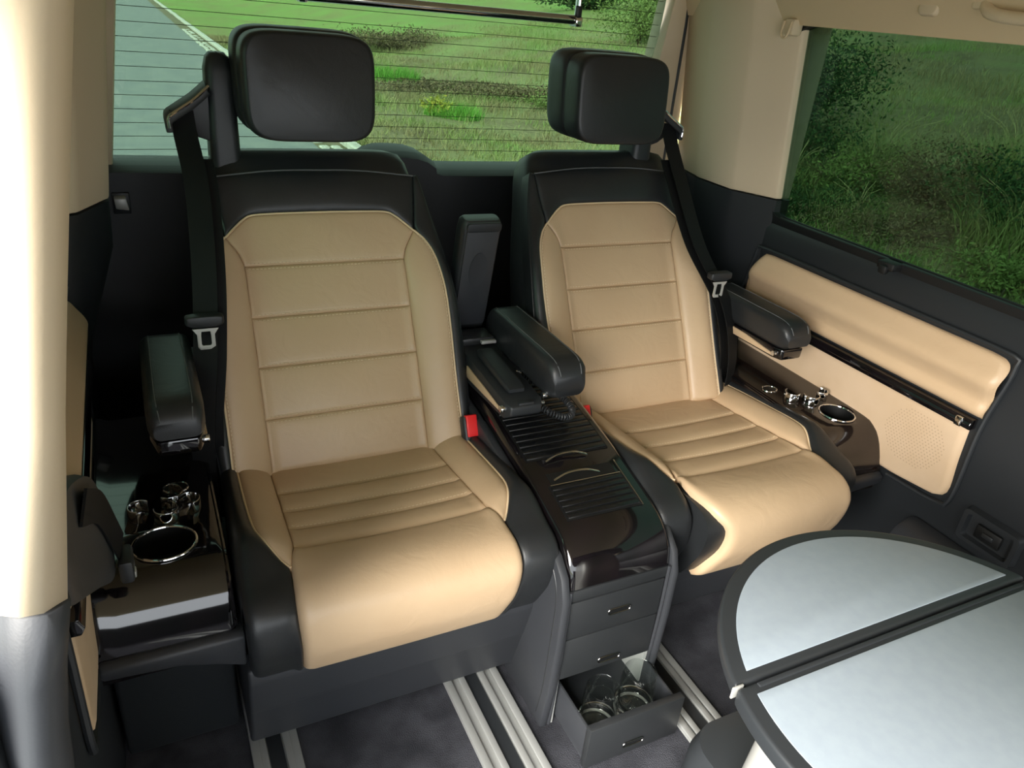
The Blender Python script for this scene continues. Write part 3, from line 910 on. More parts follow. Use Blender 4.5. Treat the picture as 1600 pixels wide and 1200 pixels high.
make_seat(0.357, 1, 0.0, 0.0, 0.360, -0.020, 'beige and black leather captain seat beside the door pillar, left of the console')
make_seat(1.120, -1, 0.02, 0.060, 1.174, -0.034, 'beige and black leather captain seat with extended thigh support, behind the table')

# ------------------------------------------------------------------ centre console with roller covers and drawers
def cut(o, geo):
    """cut a solid out of a mesh object and keep the plain mesh"""
    base = LOC[o.name]
    me = bpy.data.meshes.new('cut')
    me.from_pydata((np.asarray(geo[0]) - base).tolist(), [], [list(map(int, f)) for f in geo[1]])
    bm = bmesh.new(); bm.from_mesh(me); bmesh.ops.recalc_face_normals(bm, faces=bm.faces); bm.to_mesh(me); bm.free()
    c = bpy.data.objects.new('cut', me)
    COL.objects.link(c)
    if o.parent: c.parent = o.parent
    md = o.modifiers.new('cut', 'BOOLEAN')
    md.object = c
    md.operation = 'DIFFERENCE'
    md.solver = 'EXACT'
    bpy.context.view_layer.update()
    dg = bpy.context.evaluated_depsgraph_get()
    nm = bpy.data.meshes.new_from_object(o.evaluated_get(dg))
    o.modifiers.clear()
    nm.name = o.data.name
    o.data = nm
    bpy.data.objects.remove(c, do_unlink=True)
    nm.polygons.foreach_set('use_smooth', [True] * len(nm.polygons))
    nm.set_sharp_from_angle(angle=math.radians(30))

con = thing('centre_console', (0.77, 1.2, 0.0), 'glossy black centre console with roller covers and drawers between the two seats', 'console')
KP = crom([(1.58, 0.578), (1.38, 0.553), (1.25, 0.533), (1.13, 0.508), (1.0, 0.476), (0.955, 0.460), (0.925, 0.438), (0.907, 0.408), (0.900, 0.376)], 60)
karc = np.r_[0, np.cumsum(np.linalg.norm(np.diff(KP, axis=0), axis=1))]
KT = np.gradient(KP, axis=0)
KT /= np.linalg.norm(KT, axis=1)[:, None]
KN = np.stack([KT[:, 1], -KT[:, 0]], 1)
CX0, CX1 = 0.650, 0.888
def kpt(x, y, off):
    k = karc[np.argmin(np.abs(KP[:, 0] - y))] if np.isscalar(y) else None
    yy = np.interp(k, karc, KP[:, 0]); zz = np.interp(k, karc, KP[:, 1])
    n0 = np.interp(k, karc, KN[:, 0]); n1 = np.interp(k, karc, KN[:, 1])
    return (x, yy + n0 * off, zz + n1 * off)
def kp2(x, v, off):
    return (x, np.interp(v, karc, KP[:, 0]) + np.interp(v, karc, KN[:, 0]) * off, np.interp(v, karc, KP[:, 1]) + np.interp(v, karc, KN[:, 1]) * off)
def kv(y):
    return float(np.interp(-y, -KP[:, 0], karc))
sec = [(CX0, -0.03), (CX0, -0.010), (CX0 + 0.004, -0.003), (CX0 + 0.012, 0.0), (CX1 - 0.012, 0.0), (CX1 - 0.004, -0.003), (CX1, -0.010), (CX1, -0.03)]
obj('console_cover', loft([[kp2(x, v, o) for x, o in sec] for v in karc]), 'gloss', con, sharp=50)
flank = [(1.56, 0.545), (1.38, 0.525), (1.13, 0.485), (1.0, 0.455), (0.94, 0.435), (0.905, 0.405), (0.888, 0.36), (0.886, 0.25), (0.890, 0.12), (0.902, 0.0), (0.94, 0.0), (1.56, 0.0)]
obj('side_panel', prism(flank, 'x', 0.630, 0.6495), 'plastic', con, bevel=0.006)
obj('side_panel', prism(flank, 'x', 0.8885, 0.905), 'plastic', con, bevel=0.006)
obj('side_groove', tube([(0.6305, y - 0.0 + 0.012, z) for y, z in crom([(1.0, 0.445), (0.95, 0.425), (0.915, 0.395), (0.899, 0.35), (0.897, 0.25), (0.900, 0.12), (0.912, 0.03)], 40)], 0.0018, 6), 'bezel', con)
obj('console_body', join(box(CX0, CX1, 0.914, 1.55, 0.132, 0.372), box(CX0, CX1, 1.08, 1.55, 0.004, 0.132)), 'dplastic', con)
obj('carcass_side', box(CX0, CX0 + 0.012, 0.904, 1.08, 0.004, 0.132), 'alu', con)
obj('carcass_side', box(CX1 - 0.012, CX1, 0.904, 1.08, 0.004, 0.132), 'alu', con)
# edge bars framing the drawer stack
for x in (CX0 + 0.003, CX1 - 0.003):
    obj('edge_bar', tube(crom([(x, 0.899, 0.374), (x, 0.897, 0.25), (x, 0.900, 0.12), (x, 0.905, 0.004)], 20), 0.004, 8), 'plastic', con)

def slat_cover(name, x0, x1, y0, y1, n, part_mat):
    v0_, v1_ = kv(y1), kv(y0)
    c = obj(name, loft([[kp2(x0 - 0.004, v, 0.0004), kp2(x1 + 0.004, v, 0.0004), kp2(x1 + 0.004, v, 0.0015), kp2(x0 - 0.004, v, 0.0015)] for v in np.linspace(v0_ - 0.002, v1_ + 0.002, 8)]), 'rubber', con)
    st = (v1_ - v0_) / n
    for i in range(n):
        a, b = v0_ + st * i + 0.0012, v0_ + st * (i + 1) - 0.0012
        obj('slat', loft([[kp2(x, a, 0.001), kp2(x, a + 0.002, 0.0042), kp2(x, b - 0.002, 0.0042), kp2(x, b, 0.001)] for x in (x0, x1)]), part_mat, c, bevel=0.0006)
    return c
M['slat'] = mat('roller_slat', '101113', 0.25, coat=0.2)
rc1 = slat_cover('roller_cover', 0.668, 0.862, 1.148, 1.42, 15, 'slat')
rc2 = slat_cover('roller_cover', 0.684, 0.852, 0.988, 1.072, 6, 'slat')
def handle(y, x0, x1, parent):
    v = kv(y)
    xs = np.linspace(x0, x1, 24)
    P = [kp2(x, v - 0.010 * math.sin(PI * (x - x0) / (x1 - x0)), 0.004 + 0.006 * min(1, 4 * min((x - x0), (x1 - x)) / (x1 - x0))) for x in xs]
    obj('pull_handle', ribbon(np.array(P), np.array([np.array(kp2(0, v + 0.0028, 0)) - np.array(kp2(0, v, 0))] * 24), 0.003), 'chrome', parent, bevel=0.001)
handle(1.136, 0.704, 0.806, rc1)
obj('handle_recess', loft([[kp2(0.690, v, 0.0004), kp2(0.846, v, 0.0004), kp2(0.846, v, 0.0012), kp2(0.690, v, 0.0012)] for v in np.linspace(kv(1.106), kv(1.074), 4)]), 'rubber', rc2)
handle(1.084, 0.698, 0.808, rc2)
obj('chrome_edge', tube([kp2(x, kv(1.0725), 0.004) for x in (0.684, 0.852)], 0.0016, 6), 'chrome', rc2)
obj('chrome_edge', tube([kp2(0.8575, v, 0.0025) for v in np.linspace(kv(1.108), kv(0.984), 12)], 0.0016, 6), 'chrome', rc2)

def capsule(w, h, n=8):
    return rrect(w, h, h / 2 - 1e-4, n)
def slot_handle(xc, yf, zc, parent, w=0.054, h=0.0135):
    rim = [(xc + a, yf - 0.002, zc + b) for a, b in capsule(w, h)]
    obj('handle_rim', tube(rim, 0.0012, 6, closed=True), 'rimmetal', parent)
    obj('handle_slot', prism([(xc + a, zc + b) for a, b in capsule(w - 0.002, h - 0.002)], 'y', yf - 0.0012, yf + 0.002), 'rubber', parent)
obj('upper_rail', box(CX0 + 0.006, CX1 - 0.006, 0.899, 0.915, 0.3455, 0.373), 'bezel', con, bevel=0.002)
d1 = obj('drawer', box(CX0 + 0.008, CX1 - 0.008, 0.8985, 0.915, 0.2475, 0.3425), 'bezel', con, bevel=0.002)
slot_handle(0.776, 0.8985, 0.293, d1)
d2 = obj('drawer', box(CX0 + 0.008, CX1 - 0.008, 0.8985, 0.915, 0.137, 0.2445), 'bezel', con, bevel=0.002)
slot_handle(0.774, 0.8985, 0.160, d2)
# bottom drawer, pulled out
DX0, DX1 = CX0 + 0.014, CX1 + 0.004
d3 = obj('open_drawer', join(box(DX0 + 0.006, DX0 + 0.012, 0.792, 1.04, 0.018, 0.106), box(DX1 - 0.012, DX1 - 0.006, 0.792, 1.04, 0.018, 0.106),
                             box(DX0 + 0.006, DX1 - 0.006, 0.792, 1.04, 0.018, 0.024)), 'plastic', con, bevel=0.001)
obj('drawer_front', box(DX0, DX1, 0.776, 0.793, 0.014, 0.124), 'bezel', d3, bevel=0.003)
slot_handle(0.776, 0.776, 0.044, d3, 0.05, 0.012)
obj('drawer_insert', join(box(DX0 + 0.012, DX1 - 0.012, 0.793, 1.04, 0.024, 0.040)), 'dplastic', d3)

# two glass tumblers standing in the drawer
def tumbler(c, label):
    t = thing('tumbler', (c[0], c[1], 0.040), label, 'glass', 'tumblers in the open drawer')
    prof = [(0.0, 0.0), (0.028, 0.0), (0.031, 0.002), (0.033, 0.012), (0.0365, 0.04), (0.0375, 0.075), (0.0345, 0.112), (0.0338, 0.1135), (0.0328, 0.112), (0.0355, 0.075), (0.0345, 0.040), (0.031, 0.020), (0.026, 0.015), (0.0, 0.014)]
    obj('glass_body', lathe([(max(r, 1e-5), h) for r, h in prof], (c[0], c[1], 0.0410), 40), 'glass', t, sharp=60)
    obj('holder_ring', ring_xy((c[0], c[1], 0.062), 0.0405, 0.0405, 0.0028, 40), 'chrome', t)
    obj('reflector_disc', lathe([(1e-5, 0.0), (0.036, 0.0), (0.036, 0.0012), (1e-5, 0.0012)], (c[0], c[1], 0.0385), 36), 'silver', t)  # added silver reflector under the glass, there to brighten it
    obj('holder_foot', ring_xy((c[0], c[1], 0.0435), 0.038, 0.038, 0.003, 40), 'silver', t)
tumbler((0.726, 0.838), 'clear glass tumbler in the open drawer, nearer the left seat')
tumbler((0.822, 0.846), 'clear glass tumbler in the open drawer, nearer the floor rail and table')

# armrest on the console, next to the far seat
ar = thing('console_armrest', (0.776, 1.36, 0.56), 'closed black leather armrest over the console roller cover', 'armrest')
body = obj('armrest_body', loft([[(0.776 + a, y, 0.5 + b) for a, b in ((-0.028, zb), (0.028, zb), (0.028, 0.125), (-0.028, 0.125))] for y, zb in ((1.44, 0.068), (1.55, 0.08))]), 'dplastic', ar, bevel=0.008)
armrest(body, 0.778, 0.092, 1.195, 1.545, 0.606, 0.705, -1, False)
for y in (1.34, 1.40, 1.46):
    obj('hinge_pin', lathe_x((0.728, y, 0.622), 0.006, 0.012), 'chrome', body, bevel=0.001)

# armrest box with its lid up, telephone handset inside
pb = thing('phone_box', (0.685, 1.36, 0.545), 'open armrest box with telephone cradle and raised lid beside the left seat', 'armrest box')
obj('box_body', loft([[(0.685 + sx * w, y, z) for sx, z in ((-1, z0), (1, z0), (1, z1), (-1, z1))] for y, w, z0, z1 in ((1.205, 0.036, 0.592, 0.612), (1.225, 0.044, 0.578, 0.618), (1.40, 0.045, 0.568, 0.630), (1.54, 0.045, 0.570, 0.640))]), 'dplastic', pb, bevel=0.004)
obj('beige_insert', loft([[(0.6395, y, z0), (0.6360, y, z0), (0.6360, y, z1), (0.6395, y, z1)] for y, z0, z1 in ((1.232, 0.592, 0.598), (1.32, 0.588, 0.606), (1.42, 0.584, 0.612))]), 'beige', pb, bevel=0.001)
obj('stud', lathe_x((0.639, 1.226, 0.602), 0.008, 0.014), 'chrome', pb, bevel=0.002)
obj('stud', lathe_x((0.729, 1.222, 0.606), 0.005, 0.012), 'chrome', pb, bevel=0.002)
obj('catch_plate', box(0.668, 0.704, 1.209, 1.219, 0.606, 0.6185), 'bezel', pb, bevel=0.002)
obj('hinge_block', box(0.645, 0.728, 1.475, 1.535, 0.632, 0.652), 'bezel', pb, bevel=0.004)
obj('hinge_trim', box(0.690, 0.728, 1.462, 1.474, 0.640, 0.648), 'silver', pb, bevel=0.002)
lid_ax0, lid_ax1 = np.array([0.690, 1.555, 0.645]), np.array([0.690, 1.500, 0.925])
la = (lid_ax1 - lid_ax0); LL = np.linalg.norm(la); la /= LL
ln = np.array([0, -la[2], la[1]])
def lid_sec(d, w, t0, t1, r):
    return [lid_ax0 + la * d + np.array([a, 0, 0]) + ln * ((t0 + t1) / 2 + b) for a, b in rrect(w, abs(t1 - t0), r, 5)]
lid = obj('lid', loft([lid_sec(0.0, 0.086, -0.040, 0.0, 0.010), lid_sec(0.02, 0.094, -0.046, 0.002, 0.012), lid_sec(LL - 0.03, 0.096, -0.048, 0.003, 0.014), lid_sec(LL - 0.008, 0.094, -0.044, 0.002, 0.014), lid_sec(LL, 0.084, -0.036, -0.004, 0.010)]), 'black', pb, sharp=50)
def lid_pt(a, d, o):
    return lid_ax0 + la * d + np.array([a, 0, 0]) + ln * o
obj('lid_liner', loft([[lid_pt(a, LL / 2 + b, o) for a, b in rrect(0.080, LL - 0.028, 0.010, 4)] for o in (0.001, 0.0075)]), 'plastic', lid, bevel=0.002)
obj('liner_oval', loft([[lid_pt(0.022 * k * math.cos(q), LL * 0.58 + 0.045 * k * math.sin(q), o) for q in np.linspace(0, 2 * PI, 32, endpoint=False)] for k, o in ((1.0, 0.0072), (1.0, 0.0086), (0.88, 0.0082), (0.3, 0.0076))]), 'plastic', lid, sharp=80)
obj('lid_latch', loft([[lid_pt(a, LL - 0.012 + b, o) for a, b in rrect(0.084, 0.022, 0.008, 4)] for o in (0.001, 0.011)]), 'dplastic', lid, bevel=0.003)

ph = thing('telephone_handset', (0.682, 1.335, 0.628), 'dark telephone handset lying in the open armrest box', 'telephone')
hs = obj('handset', loft([[(0.681 + a, y, z + b) for a, b in rrect(w, h, h * 0.42, 4)] for y, w, h, z in ((1.250, 0.036, 0.008, 0.627), (1.262, 0.044, 0.014, 0.629), (1.30, 0.045, 0.017, 0.632), (1.38, 0.044, 0.018, 0.638), (1.418, 0.042, 0.016, 0.641), (1.430, 0.034, 0.009, 0.641))]), 'dplastic', ph, sharp=50)
obj('handset_seam', tube([(0.681 + a, 1.262 + b, 0.6288) for a, b in ((-0.0222, 0.0), (-0.020, -0.008), (0.020, -0.008), (0.0222, 0.0))], 0.0009, 6), 'bezel', ph)

cpath = crom([(0.737, 1.245, 0.588), (0.752, 1.222, 0.578), (0.785, 1.212, 0.566), (0.815, 1.228, 0.562), (0.826, 1.265, 0.566), (0.812, 1.31, 0.575), (0.775, 1.36, 0.585), (0.742, 1.40, 0.602), (0.733, 1.44, 0.622)], 900)
T_, N_, B_ = frames(cpath)
ang = np.linspace(0, 2 * PI * 56, 900)[:, None]
cord = obj('coiled_cord', tube(cpath + 0.0065 * (np.cos(ang) * N_ + np.sin(ang) * B_), 0.0018, 6), 'dplastic')
props(cord, 'black coiled telephone cord hanging under the console armrest', 'cord')

# ------------------------------------------------------------------ glossy side consoles with cup holder and chrome clips
def side_console(side):
    s = 1 if side == 'right' else -1
    lab = 'glossy side console with chrome clips and cup holder under the beige wall panel' if s > 0 else 'glossy side console with cup holder between door pillar and left seat'
    t = thing('side_console', (1.52 if s > 0 else -0.05, 1.3, 0.0), lab, 'console')
    x0, x1 = 1.432, 1.600
    if s < 0:
        x0 = 1.408
    pr = crom([(1.58, 0.500), (1.30, 0.500), (1.10, 0.497), (1.055, 0.486), (1.030, 0.462), (1.012, 0.425), (1.000, 0.388)], 40)
    rings = []
    for y, z in pr:
        rings.append([(x0, y + 0.004, z - 0.05), (x0, y, z - 0.012), (x0 + 0.004, y, z - 0.003), (x0 + 0.012, y, z), (x1 - 0.02, y, z), (x1, y, z + 0.008), (x1 + 0.012, y, z + 0.008), (x1 + 0.012, y + 0.004, z - 0.05)])
    top = obj('lacquer_top', mirror(loft(rings), s), 'gloss_brown' if s > 0 else 'gloss', t, sharp=40)
    cxx, cyy = (1.556 if s > 0 else 1.498), 1.128
    rx = 0.044 if s > 0 else 0.050
    zz = 0.498
    cyl = mirror(loft([[(cxx + rx * math.cos(a), cyy + 0.045 * math.sin(a), z) for a in np.linspace(0, 2 * PI, 40, endpoint=False)] for z in (0.40, 0.56)]), s)
    cut(top, cyl)
    rr = np.linspace(0, 2 * PI, 40, endpoint=False)
    cup = obj('cup_holder', mirror(loft([[(cxx + k * rx * math.cos(a), cyy + k * 0.045 * math.sin(a), z) for a in rr] for k, z in ((1.0, zz), (0.995, 0.46), (0.97, 0.425), (0.02, 0.424))], cap=False), s), 'rubber', t, sharp=40)
    obj('cup_rim', mirror(ring_xy((cxx, cyy, zz + 0.001), rx, 0.045, 0.0024, 44), s), 'chrome', t)
    # spring clips: short chrome bands bent to an arc
    clips = ((1.482, 1.246, 200, 0.022), (1.532, 1.214, 30, 0.018), (1.490, 1.196, 260, 0.019), (1.452, 1.214, 140, 0.018))
    if s > 0:
        clips = ((1.486, 1.222, 200, 0.019), (1.526, 1.193, 250, 0.020), (1.572, 1.206, 300, 0.018))
    for (a, b, a0, r) in clips:
        th = np.radians(np.linspace(a0 - 110, a0 + 110, 22))
        P = np.stack([a + r * np.cos(th), b + r * np.sin(th), np.full(22, 0.512)], 1)
        obj('chrome_clip', mirror(ribbon(P, np.tile([0, 0, 0.0115], (22, 1)), 0.003), s), 'chrome', t, bevel=0.0008)
    obj('clip_socket', mirror(ring_xy((1.470, 1.285, 0.5015), 0.021, 0.017, 0.0022, 30), s), 'chrome', t)
    obj('socket_cap', mirror(lathe([(0.0005, 0.0), (0.019, 0.0), (0.019, 0.002), (0.0005, 0.003)], (1.470, 1.285, 0.5003), 28), s), 'rubber', t)
    # inner lip, lower body and the charcoal flap in front
    obj('inner_lip', mirror(tube(crom([(x0 + 0.002, 1.55, 0.494), (x0 + 0.001, 1.2, 0.491), (x0 + 0.001, 1.07, 0.484), (x0 + 0.001, 1.03, 0.456), (x0 + 0.001, 1.004, 0.40)], 40), 0.0045, 8), s), 'gloss', t)
    obj('lower_body', mirror(prism([(1.004, 0.40), (0.998, 0.375), (1.05, 0.335), (1.10, 0.30), (1.12, 0.02), (1.60, 0.02), (1.60, 0.44), (1.06, 0.44)], 'x', x0 + 0.002, 1.612), s), 'dplastic', t, bevel=0.01)
    obj('front_flap', mirror(loft([[(x, y, z) for y, z in ((0.996, 0.392), (0.984, 0.384), (0.984 + dy_, zb + 0.012), (0.992 + dy_, zb), (1.05, zb), (1.05, 0.388))] for x, zb, dy_ in ((x0 - 0.012, 0.300, 0.012), (x0 + 0.04, 0.325, 0.008), (1.50, 0.345, 0.004), (1.612, 0.358, 0.0))]), s), 'plastic', t, bevel=0.005)
M['gloss_brown'] = mat('brown_black_lacquer', '1a1412', 0.10, coat=0.6, col2='221a17', nscale=20)
side_console('right')
side_console('left')

# ------------------------------------------------------------------ folding round table
TX, TY, TZ, TR = 0.830, 0.322, 0.682, 0.291
tb = thing('folding_table', (TX, TY, 0.0), 'round folding table with pale grey top and black edge in the foreground', 'table')
def arc_pts(r, y0, y1, n=60, side=1):
    a0 = math.asin(max(-1, min(1, (y0 - TY) / r)))
    if side > 0:
        return [(TX + r * math.cos(a), TY + r * math.sin(a)) for a in np.linspace(a0, PI - a0, n)]
    return [(TX + r * math.cos(a), TY + r * math.sin(a)) for a in np.linspace(PI - a0, 2 * PI + a0, n)]
leaf = obj('table_leaf', prism(arc_pts(TR, 0.4165, 1, 60), 'z', TZ - 0.020, TZ), 'tablerim', tb, bevel=0.005, seg=3)
obj('leaf_top', prism(arc_pts(TR - 0.021, 0.4295, 1, 60), 'z', TZ - 0.001, TZ + 0.0012), 'tabletop', leaf, bevel=0.0008)
main = obj('table_main', prism(arc_pts(TR, 0.4135, 1, 80, -1), 'z', TZ - 0.024, TZ), 'tablerim', tb, bevel=0.005, seg=3)
obj('main_top', prism(arc_pts(TR - 0.021, 0.3985, 1, 80, -1), 'z', TZ - 0.001, TZ + 0.0012), 'tabletop', main, bevel=0.0008)
ch = math.sqrt(TR ** 2 - (0.405 - TY) ** 2)
obj('hinge_strip', box(TX - ch + 0.03, TX + ch - 0.03, 0.4045, 0.4105, TZ - 0.002, TZ + 0.0022), 'tablerim', tb, bevel=0.001)
obj('hinge_cap', box(TX - ch - 0.002, TX - ch + 0.014, 0.4136, 0.4164, TZ - 0.016, TZ + 0.001), 'silver', tb, bevel=0.001)
obj('column', loft([[(0.875 + a, 0.33 + b, z) for a, b in rrect(w, d, 0.05, 6)] for z, w, d in ((0.05, 0.25, 0.44), (0.35, 0.235, 0.40), (0.60, 0.22, 0.36), (0.655, 0.20, 0.32))]), 'silver', tb, bevel=0.0, sharp=50)
obj('base_pod', loft([[(0.93 + a, 0.40 + b, z) for a, b in rrect(w, d, 0.06, 8)] for z, w, d in ((0.012, 0.30, 0.56), (0.16, 0.295, 0.55), (0.20, 0.28, 0.53), (0.205, 0.20, 0.46))]), 'tablerim', tb, sharp=50)

# ------------------------------------------------------------------ small fittings
br = thing('chrome_bar', (0.75, 1.90, 1.34), 'chrome hanging bar across the top of the rear window', 'bar')
obj('rod', tube([(0.38, 1.90, 1.336), (1.098, 1.90, 1.338)], 0.0115, 14), 'chrome', br)
for x in (0.385, 1.094):
    b_ = obj('bracket', join(tube([(x, 1.888, 1.330), (x, 1.888, 1.535)], 0.0045, 8), tube([(x + 0.006, 1.912, 1.330), (x + 0.006, 1.912, 1.535)], 0.0045, 8)), 'chrome', br)
    obj('bracket_clamp', box(x - 0.008, x + 0.012, 1.882, 1.918, 1.322, 1.348), 'chrome', b_, bevel=0.004)
    obj('clamp_knob', box(x - 0.012, x + 0.004, 1.876, 1.888, 1.345, 1.372), 'bezel', b_, bevel=0.003)

gh = thing('grab_handle', (1.52, 0.85, 1.46), 'beige grab handle on the headliner above the right-hand window', 'handle')
obj('grip', tube(crom([(1.532, 1.08, 1.452), (1.512, 1.05, 1.428), (1.508, 0.97, 1.420), (1.508, 0.77, 1.420), (1.512, 0.65, 1.428), (1.532, 0.62, 1.452)], 40), 0.012, 10), 'trim', gh)
for y in (1.08, 0.62):
    obj('handle_mount', box(1.515, 1.552, y - 0.02, y + 0.02, 1.432, 1.462), 'trim', gh, bevel=0.008)
hk = thing('coat_hook', (1.53, 1.20, 1.44), 'small beige coat hook on the headliner beside the grab handle', 'hook')
obj('hook_plate', loft([[(1.536 - 0.012 * k, 1.20 + a * (1 - 0.2 * k), 1.432 + b * (1 - 0.2 * k)) for a, b in rrect(0.055, 0.034, 0.015, 5)] for k in (-0.3, 0.6, 1)]), 'trim', hk, bevel=0.003)
cl = thing('belt_clip', (1.555, 1.60, 1.375), 'small beige clip at the upper corner of the right-hand window', 'clip')
obj('clip_body', box(1.530, 1.566, 1.570, 1.606, 1.352, 1.392), 'trim', cl, bevel=0.008)
obj('clip_ring', tube(crom([(1.528, 1.575, 1.385), (1.524, 1.576, 1.356), (1.524, 1.588, 1.346), (1.524, 1.600, 1.356), (1.528, 1.601, 1.385)], 20), 0.003, 6), 'head', cl)

# lower right wall: sill moulding, pocket and a recessed black socket
sill = structure(obj('baseboard_right', loft([[(1.60, y, 0.005), (1.535, y, 0.005), (1.535, y, 0.28), (1.56, y, 0.325), (1.619, y, 0.345)] for y in (-1.5, 0.885)]), 'plastic', bevel=0.015))
vt = thing('power_socket', (1.612, 0.705, 0.405), 'black recessed power socket low on the right wall beside the table', 'socket')
obj('socket_frame', loft([[(1.618, 0.705 + a, 0.405 + b) for a, b in rrect(0.135, 0.085, 0.012, 4)], [(1.600, 0.705 + a, 0.405 + b) for a, b in rrect(0.128, 0.078, 0.012, 4)], [(1.600, 0.705 + a, 0.405 + b) for a, b in rrect(0.108, 0.060, 0.008, 4)], [(1.613, 0.705 + a, 0.405 + b) for a, b in rrect(0.102, 0.054, 0.008, 4)]]), 'dplastic', vt, sharp=30)
obj('socket_lid', box(1.602, 1.612, 0.675, 0.735, 0.388, 0.422), 'rubber', vt, bevel=0.004)
obj('socket_clip', box(1.598, 1.606, 0.690, 0.716, 0.400, 0.412), 'bezel', vt, bevel=0.003)

# belt cover and spare belt tongue on the left wall, just behind the door pillar
bc = thing('belt_cover', (-0.12, 0.85, 0.60), 'dark curved belt cover behind the beige door pillar', 'belt cover')
ol = crom([(0.60, 0.945), (0.72, 0.905), (0.90, 0.80), (1.00, 0.70), (1.04, 0.61), (1.01, 0.56), (0.93, 0.60), (0.80, 0.70), (0.60, 0.85)], 40)
obj('cover', loft([[(-0.1495, y, z) for y, z in ol], [(-0.105, y, z) for y, z in ol], [(-0.094, 0.83 + (y - 0.83) * 0.95, 0.745 + (z - 0.745) * 0.95) for y, z in ol]]), 'plastic', bc, sharp=50)
obj('strap', ribbon(crom([(-0.088, 0.74, 0.86), (-0.088, 0.88, 0.76), (-0.086, 0.98, 0.645), (-0.084, 1.02, 0.59)], 20), np.tile([0.004, 0.014, 0.014], (20, 1)), 0.003), 'beltm', bc)
obj('tongue', box(-0.090, -0.070, 0.985, 1.035, 0.545, 0.585), 'dplastic', bc, bevel=0.006)
obj('tongue_slot', box(-0.086, -0.068, 0.992, 1.008, 0.549, 0.560), 'silver', bc, bevel=0.002)

# ------------------------------------------------------------------ outside: road, kerb, meadow bank, plants
GZ = -0.60
def hgt(x, y):
    x = np.asarray(x, float); y = np.asarray(y, float)
    h = GZ + 0.06 * sst(2.85, 3.4, x)
    h = h + 0.13 * np.maximum(x - 5.0, 0) * sst(5, 12, x) * (1 - 0.0)
    h = h + 0.05 * np.sin(x * 1.7 + y * 0.6) * sst(3, 5, x) + 0.05 * np.sin(y * 1.3 - x * 0.5) * sst(3, 5, x)
    return h
structure(obj('road', box(-6.0, 2.32, -20, 150, GZ - 0.2, GZ), 'asphalt'))
gxs = np.r_[np.linspace(2.82, 14, 70), np.linspace(14.6, 140, 60)]
gys = np.r_[np.linspace(-25, 30, 150), np.linspace(31, 160, 60)]
GX, GY = np.meshgrid(gxs, gys, indexing='ij')
Vg = np.stack([GX, GY, hgt(GX, GY)], -1).reshape(-1, 3)
ii = np.arange(len(gxs) * len(gys)).reshape(len(gxs), len(gys))
Fg = np.stack([ii[:-1, :-1], ii[1:, :-1], ii[1:, 1:], ii[:-1, 1:]], -1).reshape(-1, 4)
structure(obj('meadow_ground', (Vg, Fg.tolist()), 'meadow'))
structure(obj('verge_left', box(-60, -6.0, -20, 150, GZ - 0.2, GZ + 0.02), 'meadow'))
kb = structure(obj('kerb', box(2.30, 2.84, 2.5, 120, GZ - 0.2, GZ + 0.004), mat('gutter_dirt', '7d7460', 0.95, col2='6b6a4c', nscale=4)))
# kerb stones and gutter cobbles, one by one
kme = None
def stone_mesh(name, sx, sy, sz):
    V, F = box(-sx / 2, sx / 2, -sy / 2, sy / 2, 0, sz)
    bm = bmesh.new()
    vv = [bm.verts.new(v) for v in V]
    for f in F:
        bm.faces.new([vv[i] for i in f])
    bmesh.ops.bevel(bm, geom=bm.edges[:], offset=0.02, segments=1, affect='EDGES')
    me = bpy.data.meshes.new(name)
    bm.to_mesh(me); bm.free()
    me.materials.append(M['stone'])
    return me
km = stone_mesh('kerb_stone', 0.15, 0.96, 0.10)
cm = stone_mesh('cobble', 0.13, 0.15, 0.03)
for k in range(70):
    o = bpy.data.objects.new('kerb_stone', km)
    o.location = (2.74 + random.uniform(-0.008, 0.008), 5.0 + k * 1.0, GZ + random.uniform(-0.01, 0.01))
    o.parent = kb
    COL.objects.link(o)
for k in range(150):
    for j, xx in enumerate((2.37, 2.53)):
        if random.random() < (0.12 if j == 0 else 0.45):
            continue
        o = bpy.data.objects.new('cobble', cm)
        o.location = (xx + random.uniform(-0.02, 0.02), 5.0 + k * 0.19 + random.uniform(-0.02, 0.02), GZ + random.uniform(-0.012, 0.0))
        o.rotation_euler = (0, 0, random.uniform(-0.2, 0.2))
        o.parent = kb
        COL.objects.link(o)

def blades(px, py, pz, h, w, lean, rg):
    n = len(px)
    a = rg.uniform(0, 2 * PI, n)
    la_ = rg.uniform(0, 2 * PI, n)
    base = np.stack([px, py, pz], 1)
    side = np.stack([np.cos(a), np.sin(a), 0 * a], 1) * w[:, None]
    ld = np.stack([np.cos(la_), np.sin(la_), 0 * a], 1) * (lean * h)[:, None]
    mid = base + ld * 0.35 + np.stack([0 * a, 0 * a, h * 0.6], 1)
    tip = base + ld + np.stack([0 * a, 0 * a, h], 1)
    V = np.stack([base - side, base + side, mid + side * 0.7, mid - side * 0.7, tip], 1).reshape(-1, 3)
    k = np.arange(n)[:, None] * 5
    F4 = k + np.array([[0, 1, 2, 3]])
    F3 = k + np.array([[3, 2, 4]])
    return V, F4, F3

def fast_mesh(name, V, F4, F3, m):
    me = bpy.data.meshes.new(name)
    me.vertices.add(len(V))
    me.vertices.foreach_set('co', V.astype(np.float32).ravel())
    n4, n3 = len(F4), len(F3)
    me.loops.add(n4 * 4 + n3 * 3)
    me.polygons.add(n4 + n3)
    me.loops.foreach_set('vertex_index', np.r_[F4.ravel(), F3.ravel()].astype(np.int32))
    me.polygons.foreach_set('loop_start', np.r_[np.arange(n4) * 4, n4 * 4 + np.arange(n3) * 3].astype(np.int32))
    me.update(calc_edges=True)
    me.materials.append(m)
    return me

